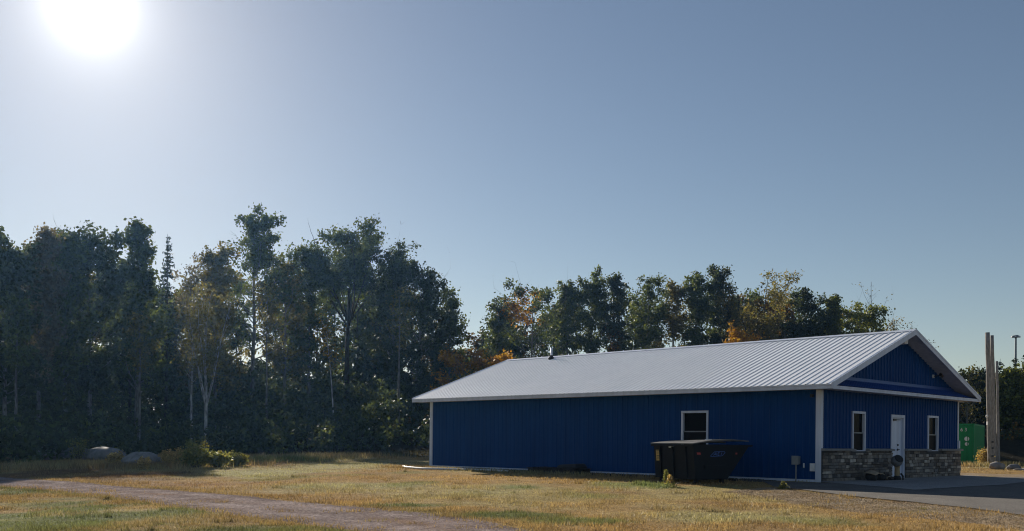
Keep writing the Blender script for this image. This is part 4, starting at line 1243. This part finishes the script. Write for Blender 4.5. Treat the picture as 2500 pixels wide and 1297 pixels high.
tree(2102, 690, 130, 108, 'round', 'lime', 'full green tree, last tall one left of the roof peak', base=.1, nbr=62, dens=1.25)
bare_tree(2132, 686, 60, 112, 'bare twig top rising behind the last full green tree', leafy=.08)
tree(2192, 776, 75, 116, 'aspen', 'grey', 'thin-leaved tree peeping over the left side of the roof peak', base=.12, dens=.45, leaf=.15, bare=.3)
tree(2246, 778, 80, 116, 'round', 'grey', 'sparse grey tree peeping over the right side of the roof peak', base=.12, dens=.4, leaf=.15, bare=.35)
# ---- right of the building
bare_tree(2362, 895, 85, 80, 'leafless bush-like tree between the roof and the poles', leafy=.2, base=.2, nbr=40)
tree(2405, 905, 80, 84, 'round', 'dark', 'dark rounded tree behind the wooden poles', base=.1, nbr=50, dens=1.2)
spruce(2442, 876, 34, 88, 'slim pointed conifer right behind the poles', base=.05)
spruce(2478, 868, 60, 92, 'dark conifer just left of the light mast', base=.05)
tree(2470, 905, 80, 82, 'cone', 'lime', 'yellow-green tree in front of the dark conifer at the right', base=.1, nbr=54, dens=1.2)
tree(2520, 880, 100, 84, 'round', 'dark', 'dark green tree cut by the right edge of the picture', base=.1, nbr=54, dens=1.2)
tree(2345, 950, 60, 86, 'round', 'dark', 'low dark tree showing under the right end of the roof', base=.05, nbr=46, dens=1.2)

# ------------------------------------------------------------------ the wood behind and its undergrowth (masses nobody could count)
def woods_mass(name, spots, pal, seed, label, leaf=.30, dens=.42):
    rs = np.random.default_rng(seed)
    wood = MB(); Vs = []; Fs = []; Cs = []; n0 = 0
    for (x, y, h, w, kd) in spots:
        zg = g1(x, y)
        mb, (cen, rad, cnt) = tree_parts(h, w, kd, rs, rs.uniform(.2, .4), 24, dens, lite=True)
        wood.add([(a + x, b + y, c + zg) for a, b, c in mb.v], mb.f)
        V, F, C = leaves_at(cen + np.array([x, y, zg]), rad * 1.15, cnt, leaf, LEAF_PAL[pal if isinstance(pal, str) else pal[rs.integers(0, len(pal))]], rs)
        Vs.append(V); Fs.append(F + n0); Cs.append(C); n0 += len(V)
    root = empty(name, (0, 0, 0))
    a = wood.build('trunk_mass', M['bark_dark'], root, True); a['kind'] = 'stuff'
    b = link('leaf_mass', np_mesh('leaf_mass', np.vstack(Vs), np.vstack(Fs), np.vstack(Cs)), M['leaf'], root); b['kind'] = 'stuff'
    return tag(root, label, 'woods', kind='stuff')
rs = np.random.default_rng(41)
sp = []
for q in range(60):           # behind the left wood's front row
    u = rs.uniform(-60, 1090); f = u / 1000
    Y0 = np.interp(u, [0, 300, 600, 1100], [66, 82, 100, 106]) + rs.uniform(3, 26)
    if 620 < u < 690: continue
    vt = np.interp(u, [-60, 60, 230, 420, 620, 700, 850, 1000, 1100], [620, 640, 600, 690, 620, 700, 650, 650, 780]) + rs.uniform(0, 70)
    x, y, zt = at(u, vt, Y0)
    sp.append((x, y, zt - g1(x, y), rs.uniform(4.0, 6.2), ['aspen', 'round', 'column'][rs.integers(0, 3)]))
woods_mass('background_woods', sp, ['dark', 'green', 'dark', 'olive'], 42, 'dark mass of trees behind the front row of the left wood')
sp = []
for q in range(46):           # behind the building
    u = rs.uniform(1080, 2180); Y0 = rs.uniform(114, 128)
    vt = np.interp(u, [1080, 1150, 1300, 1800, 2100, 2200], [790, 815, 705, 705, 745, 825]) + rs.uniform(0, 50)
    x, y, zt = at(u, vt, Y0)
    sp.append((x, y, zt - g1(x, y), rs.uniform(4.4, 6.5), ['aspen', 'round', 'column'][rs.integers(0, 3)]))
woods_mass('background_woods', sp, ['dark', 'green', 'dark', 'rust'], 43, 'mass of trees far behind the white roof')
sp = []
for q in range(9):
    u = rs.uniform(2330, 2560); Y0 = rs.uniform(88, 100)
    x, y, zt = at(u, 930 + rs.uniform(0, 40), Y0)
    sp.append((x, y, zt - g1(x, y), rs.uniform(3.0, 4.2), 'round'))
woods_mass('background_woods', sp, ['dark', 'green'], 44, 'dark mass of trees behind the container and poles')

def brush(name, label, samples, seed, pal, leaf=.17, per=26):
    """low dense shrubs as one mass: (x,y,h,r)"""
    rs = np.random.default_rng(seed)
    cen = []; rad = []; cnt = []
    for x, y, h, r in samples:
        zg = g1(x, y)
        m = max(3, int(5 * h * r / 1.5))
        for _ in range(m):
            t = rs.uniform(0, 1) ** .8
            cen.append((x + rs.normal(0, r * .45 * (1.1 - .5 * t)), y + rs.normal(0, r * .45 * (1.1 - .5 * t)), zg + .1 + t * h)); rad.append(rs.uniform(.3, .6)); cnt.append(int(per * rs.uniform(.7, 1.3)))
    V, F, C = leaves_at(np.array(cen), np.array(rad), np.array(cnt), leaf, np.vstack([LEAF_PAL[p] for p in pal]), rs)
    o = link(name, np_mesh(name, V, F, C), M['leaf'])
    return tag(o, label, 'undergrowth', kind='stuff')
S = []
for q in range(480):
    u = rs.uniform(-120, 1130)
    Yf = np.interp(u, [-120, 0, 150, 300, 500, 700, 1100], [40, 47, 52, 58, 66, 72, 78])
    Yq = Yf + rs.uniform(0, 1) ** 1.1 * 44
    x, y, _ = at(u, 1100, Yq)
    h = rs.uniform(.6, 1.6) + (Yq - Yf) * .17 * rs.uniform(.4, 1.3)
    S.append((x, y, min(h, 7.0), rs.uniform(1.0, 2.2)))
for q in range(90):
    u = rs.uniform(-100, 1130)
    Yq = np.interp(u, [-120, 0, 150, 300, 500, 700, 1100], [40, 47, 52, 58, 66, 72, 78]) + rs.uniform(42, 56)
    if 625 < u < 680: continue
    x, y, _ = at(u, 1100, Yq); S.append((x, y, rs.uniform(4.0, 7.0), rs.uniform(1.8, 2.6)))
brush('undergrowth', 'dark shrubs and saplings filling the foot of the left wood', S, 51, ['dark', 'dark', 'dark', 'dark', 'green'], .24, 14)
S = []
for q in range(150):
    u = rs.uniform(1050, 2250); Yq = rs.uniform(84, 116)
    x, y, _ = at(u, 1080, Yq); S.append((x, y, rs.uniform(2, 6.0), rs.uniform(1.2, 2.2)))
brush('undergrowth', 'shrubs behind the building below the crowns', S, 52, ['dark', 'green', 'rust', 'olive'], .22, 20)
S = []
for q in range(70):
    u = rs.uniform(2300, 2600); Yq = rs.uniform(74, 90)
    x, y, _ = at(u, 1080, Yq); S.append((x, y, rs.uniform(.5, 3.2) * (1 if Yq > 80 else .25), rs.uniform(.9, 1.6)))
brush('undergrowth', 'dark shrubs behind the container and poles', S, 53, ['dark', 'dark', 'rust'], .19, 20)

# ------------------------------------------------------------------ shrubs and weeds one can tell apart
def shrub(u, vt, vb, wpx, label, pal, seed, name='shrub', leaf=.09, per=26, n=26, Y=None, group='shrubs at the left edge of the lawn'):
    rs = np.random.default_rng(seed)
    if Y is None: x, y = ground_px(u, vb)
    else: x, y, _ = at(u, vb, Y)
    zg = g1(x, y); _, _, zt = at(u, vt, y); h = max(.2, zt - zg); w = wpx / F_PX * y
    root = empty(name, (x, y, zg))
    mb = MB(); cen = []; rad = []; cnt = []
    for q in range(n):
        az = rs.uniform(0, 2 * math.pi); t = rs.uniform(.45, 1.0); rr = w / 2 * math.sqrt(rs.uniform(0, 1)) * (1.15 - .5 * t)
        p = np.array([math.cos(az) * rr, math.sin(az) * rr, h * t])
        mb.tube([(p[0] * .15, p[1] * .15, -.05), (p[0] * .6, p[1] * .6, h * t * .5), tuple(p)], [.016, .010, .004], 4, False)
        for f in (.5, .75, 1.0):
            cen.append(p * np.array([f, f, f]) + rs.normal(0, .05, 3)); rad.append(rs.uniform(.16, .30) * min(1, h)); cnt.append(int(per * rs.uniform(.6, 1.4)))
    mb.build('stem', M['bark_dark'], root)
    V, F, C = leaves_at(np.array(cen), np.array(rad), np.array(cnt), leaf, LEAF_PAL[pal], rs)
    V[:, 2] = np.maximum(V[:, 2], .01)
    link('foliage', np_mesh('foliage', V, F, C), M['leaf'], root)
    return tag(root, label, 'shrub', group)
LEAF_PAL['straw'] = [(.46, .34, .17), (.38, .29, .14), (.52, .41, .22)]
LEAF_PAL['sage'] = [(.24, .25, .10), (.30, .28, .11), (.19, .215, .10)]
shrub(477, 1084, 1142, 74, 'tallest yellow-green shrub at the left end of the lawn', 'sage', 61, n=34)
shrub(530, 1106, 1141, 78, 'low dark green shrub just right of the tallest shrub', 'sage', 62, n=26)
shrub(580, 1110, 1139, 74, 'rightmost low green shrub at the left end of the lawn', 'sage', 63, n=26)
shrub(418, 1104, 1140, 60, 'straw-coloured weed clump right of the bright-rimmed boulder', 'straw', 64, 'weed_clump', leaf=.07, n=40)
shrub(446, 1100, 1140, 40, 'upright straw weeds leaning on the tallest shrub', 'straw', 65, 'weed_clump', leaf=.07, n=30)
shrub(282, 1110, 1142, 44, 'pale dry weed clump left of the bright-rimmed boulder', 'straw', 66, 'weed_clump', leaf=.07, n=30)
shrub(190, 1068, 1125, 46, 'wispy weed with light specks before the leftmost boulders', 'sage', 67, 'weed_clump', leaf=.06, per=12, n=24)
shrub(352, 1122, 1147, 40, 'low dry weeds at the foot of the bright-rimmed boulder', 'straw', 68, 'weed_clump', leaf=.06, n=22)
shrub(2405, 1100, 1137, 26, 'dry brush between the container and the wooden poles', 'straw', 69, 'weed_clump', leaf=.07, n=22, group='weeds by the poles')
LEAF_PAL['lime2'] = [(.16, .21, .06)] * 3
def stalk(u, vb, vt, label, head, seed, hr=.05):
    x, y = ground_px(u, vb); zg = g1(x, y); _, _, zt = at(u, vt, y); h = zt - zg
    rs = np.random.default_rng(seed)
    root = empty('weed_stalk', (x, y, zg))
    MB().tube([(0, 0, -.05), (.02, 0, h * .5), (.0, 0, h)], [.016, .012, .008], 6).build('stem', M['wood_tan'], root)
    if head == 'spike':
        cen = [np.array([0, 0, h * f]) for f in np.linspace(.5, 1, 9)]; pal = LEAF_PAL['sage']; rad = [.05] * 9; cnt = [26] * 9; sz = .045
    else:
        cen = [np.array([0, 0, h])] ; pal = LEAF_PAL['straw']; rad = [hr]; cnt = [130]; sz = .05
    V, F, C = leaves_at(np.array(cen), np.array(rad), np.array(cnt), sz, pal, rs, squash=1)
    link('flower_head', np_mesh('flower_head', V, F, C), M['leaf'], root)
    cen = [np.array([math.cos(a) * .1, math.sin(a) * .1, h * f]) for a, f in zip(rs.uniform(0, 6.28, 9), rs.uniform(.1, .5, 9))]
    V, F, C = leaves_at(np.array(cen), np.full(9, .05), np.full(9, 7), .06, LEAF_PAL['sage'], rs)
    link('leaf_rosette', np_mesh('leaf_rosette', V, F, C), M['leaf'], root)
    return tag(root, label, 'weed', 'weeds by the dumpster')
stalk(1625, 1188, 1150, 'tall grey-green weed spike in front of the dumpster', 'spike', 71)
stalk(1636, 1190, 1168, 'tan round seed head on a weed in front of the dumpster', 'ball', 72, .075)
stalk(1912, 1196, 1180, 'little weed growing at the asphalt edge below the meter box', 'spike', 73)

# ------------------------------------------------------------------ grass blades, tall grass, pebbles
def blades(name, X, Y, hgt, wid, C, rs, lean=.6):
    n = len(X); Z = gz(X, Y)
    az = rs.uniform(0, 2 * np.pi, n); la = rs.uniform(0, lean, n) * hgt; az2 = rs.uniform(0, 2 * np.pi, n)
    dx = np.cos(az) * wid / 2; dy = np.sin(az) * wid / 2
    A = np.c_[X - dx, Y - dy, Z - .01]; B = np.c_[X + dx, Y + dy, Z - .01]
    T = np.c_[X + np.cos(az2) * la, Y + np.sin(az2) * la, Z + hgt]
    V = np.stack([A, B, T], 1).reshape(-1, 3)
    return np_mesh(name, V, np.arange(3 * n).reshape(-1, 3), np.repeat(C, 3, 0))
rs = np.random.default_rng(81)
XX = []; YY = []
for (y0, y1, dn) in ((8, 13, 500), (13, 18, 900), (18, 25, 520), (25, 36, 220), (36, 50, 90), (50, 72, 20)):
    x0, x1 = -.56 * y1 - 1, .56 * y1 + 1
    n = int((x1 - x0) * (y1 - y0) * dn)
    XX.append(rs.uniform(x0, x1, n)); YY.append(rs.uniform(y0, y1, n))
X = np.concatenate(XX); Y = np.concatenate(YY)
vis = np.abs(X) < .54 * Y + .8
X, Y = X[vis], Y[vis]
dens = fbm(X * 1.1, Y * 1.1, 91)
keep = (dens + rs.uniform(-.25, .25, len(X)) > .36)
for P in (asph_poly, bed_poly, bld_poly): keep &= ~in_poly(X, Y, P)
onroad = in_poly(X, Y, road_poly); keep &= ~(onroad & (rs.random(len(X)) > .02))
ongrav = in_poly(X, Y, grav_poly)
gl_ = resample(GRAV_LO, 60); dlo = np.full(len(X), 9.0)
dlo[ongrav] = np.min(np.hypot(X[ongrav][:, None] - gl_[None, :, 0], Y[ongrav][:, None] - gl_[None, :, 1]), axis=1)
keep &= ~(ongrav & (rs.random(len(X)) > .30 + .65 * (1 - ss(dlo + 1.6 * (dens - .5), .2, 1.5))))
keep &= ~in_poly(X, Y, np.r_[FAR_UP, FAR_LO[::-1]])
X, Y = X[keep], Y[keep]
n = len(X)
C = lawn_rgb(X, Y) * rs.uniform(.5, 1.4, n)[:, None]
tuft = fbm(X * .8, Y * .8, 97)
hgt = rs.uniform(.018, .06, n) * (.5 + 1.1 * ss(tuft, .35, .7)) * (1 + .0 * Y)
wid = rs.uniform(.005, .012, n) * (1 + Y / 18)
g = link('grass', blades('grass', X, Y, hgt, wid, C, rs, 1.1), M['grass'])
tag(g, 'mown lawn grass, tan with pale and green patches, around the road', 'grass', kind='stuff')
# longer grass: along the building's shadow line, the road edges, and the wood's foot
XX = []; YY = []; HH = []
def along(P, n, spread, h0, h1):
    d = resample(np.asarray(P), n)
    XX.append(d[:, 0] + rs.normal(0, spread, n)); YY.append(d[:, 1] + rs.normal(0, spread, n)); HH.append(rs.uniform(h0, h1, n))
along([from_ab(-19.5, -1.5), from_ab(-6, -1.5), from_ab(-2.5, -1.45)], 2600, .16, .05, .18)
along(road_up[2:], 5200, .28, .02, .08); along(road_lo[1:], 5200, .28, .02, .08)
along([ground_px(*p) for p in [(1555, 1182), (1590, 1187), (1640, 1192)]], 600, .14, .05, .16)
along([ground_px(*p) for p in [(-60, 1150), (120, 1140), (260, 1138), (400, 1142), (600, 1128), (760, 1118), (900, 1112), (1050, 1108)]], 9000, 1.9, .08, .38)
along([ground_px(*p) for p in [(2350, 1139), (2420, 1140), (2500, 1138)]], 1200, .5, .1, .35)
along([ground_px(*p) for p in [(90, 1140), (200, 1137), (300, 1140), (420, 1143)]], 6500, .9, .08, .34)
for q in range(260):            # coarse tufts standing out of the mown lawn
    u, v = rs.uniform(0, 2300), 1140 + 157 * rs.random() ** .8
    x0_, y0_ = ground_px(u, v)
    m_ = int(rs.integers(12, 45)); r_ = rs.uniform(.05, .22)
    XX.append(x0_ + rs.normal(0, r_, m_)); YY.append(y0_ + rs.normal(0, r_ * .7, m_)); HH.append(rs.uniform(.03, .12, m_) * rs.uniform(.6, 1.3))
X = np.concatenate(XX); Y = np.concatenate(YY); H = np.concatenate(HH)
keep = np.ones(len(X), bool)
for P in (asph_poly, bld_poly, bed_poly): keep &= ~in_poly(X, Y, P)
X, Y, H = X[keep], Y[keep], H[keep]
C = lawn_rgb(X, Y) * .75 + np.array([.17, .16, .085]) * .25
C = C * rs.uniform(.6, 1.3, len(X))[:, None]
g = link('tall_grass', blades('tall_grass', X, Y, H, .01 + Y * .0007, C, rs, .7), M['grass'])
tag(g, 'longer dry grass fringing the wood, the road and the gravel bed', 'grass', kind='stuff')

def pebbles(name, label, X, Y, r, mat, seed, z=.02):
    rs = np.random.default_rng(seed); n = len(X)
    base = np.array([(1, 0, 0), (0, 1, 0), (-1, 0, 0), (0, -1, 0), (0, 0, .4), (0, 0, -.3)], float)
    F0 = np.array([(0, 1, 4), (1, 2, 4), (2, 3, 4), (3, 0, 4), (1, 0, 5), (2, 1, 5), (3, 2, 5), (0, 3, 5)])
    V = base[None] * rs.uniform(.6, 1.3, (n, 6, 1)) * r[:, None, None]
    a = rs.uniform(0, 6.28, n); c, s = np.cos(a)[:, None], np.sin(a)[:, None]
    vx = V[..., 0] * c - V[..., 1] * s; vy = V[..., 0] * s + V[..., 1] * c
    V = np.stack([vx + X[:, None], vy + Y[:, None], V[..., 2] + (gz(X, Y) + z)[:, None]], -1).reshape(-1, 3)
    F = (F0[None] + (np.arange(n) * 6)[:, None, None]).reshape(-1, 3)
    return tag(link(name, np_mesh(name, V, F), mat), label, 'gravel', kind='stuff')
def fill(P, n):
    lo = P.min(0); hi = P.max(0); x = rs.uniform(lo[0], hi[0], n); y = rs.uniform(lo[1], hi[1], n); m = in_poly(x, y, P) & (y > 7); return x[m], y[m]
x, y = fill(road_poly, 60000)
pebbles('road_stones', 'loose stones scattered on the gravel road', x, y, rs.uniform(.005, .016, len(x)), M['road_stone'], 1, .022)
x, y = fill(bed_poly, 26000)
pebbles('bed_stones', 'dark round stones in the bed under the long wall', x, y, rs.uniform(.018, .045, len(x)), M['bed'], 2, .03)
x, y = fill(grav_poly, 30000)
pebbles('verge_stones', 'loose pale stones on the verge beside the asphalt', x, y, rs.uniform(.006, .018, len(x)), M['strip_gravel'], 3, .022)

# ------------------------------------------------------------------ thin haze added in place of lens veil, one closed box round everything
hz = MB().box(-4200, 4200, -4200, 4200, -2.0, 27.0).build('haze', None)
hm = bpy.data.materials.new('veil_haze'); hm.use_nodes = True
hn = hm.node_tree; hn.nodes.clear()
ho = hn.nodes.new('ShaderNodeOutputMaterial'); pv = hn.nodes.new('ShaderNodeVolumePrincipled')
pv.inputs['Color'].default_value = (.24, .52, 1.0, 1); pv.inputs['Density'].default_value = 0.00015; pv.inputs['Anisotropy'].default_value = .68
hn.links.new(pv.outputs[0], ho.inputs['Volume'])
hz.data.materials.append(hm)
tag(hz, 'thin bluish haze added over the whole place as lens veil', 'haze', kind='stuff')
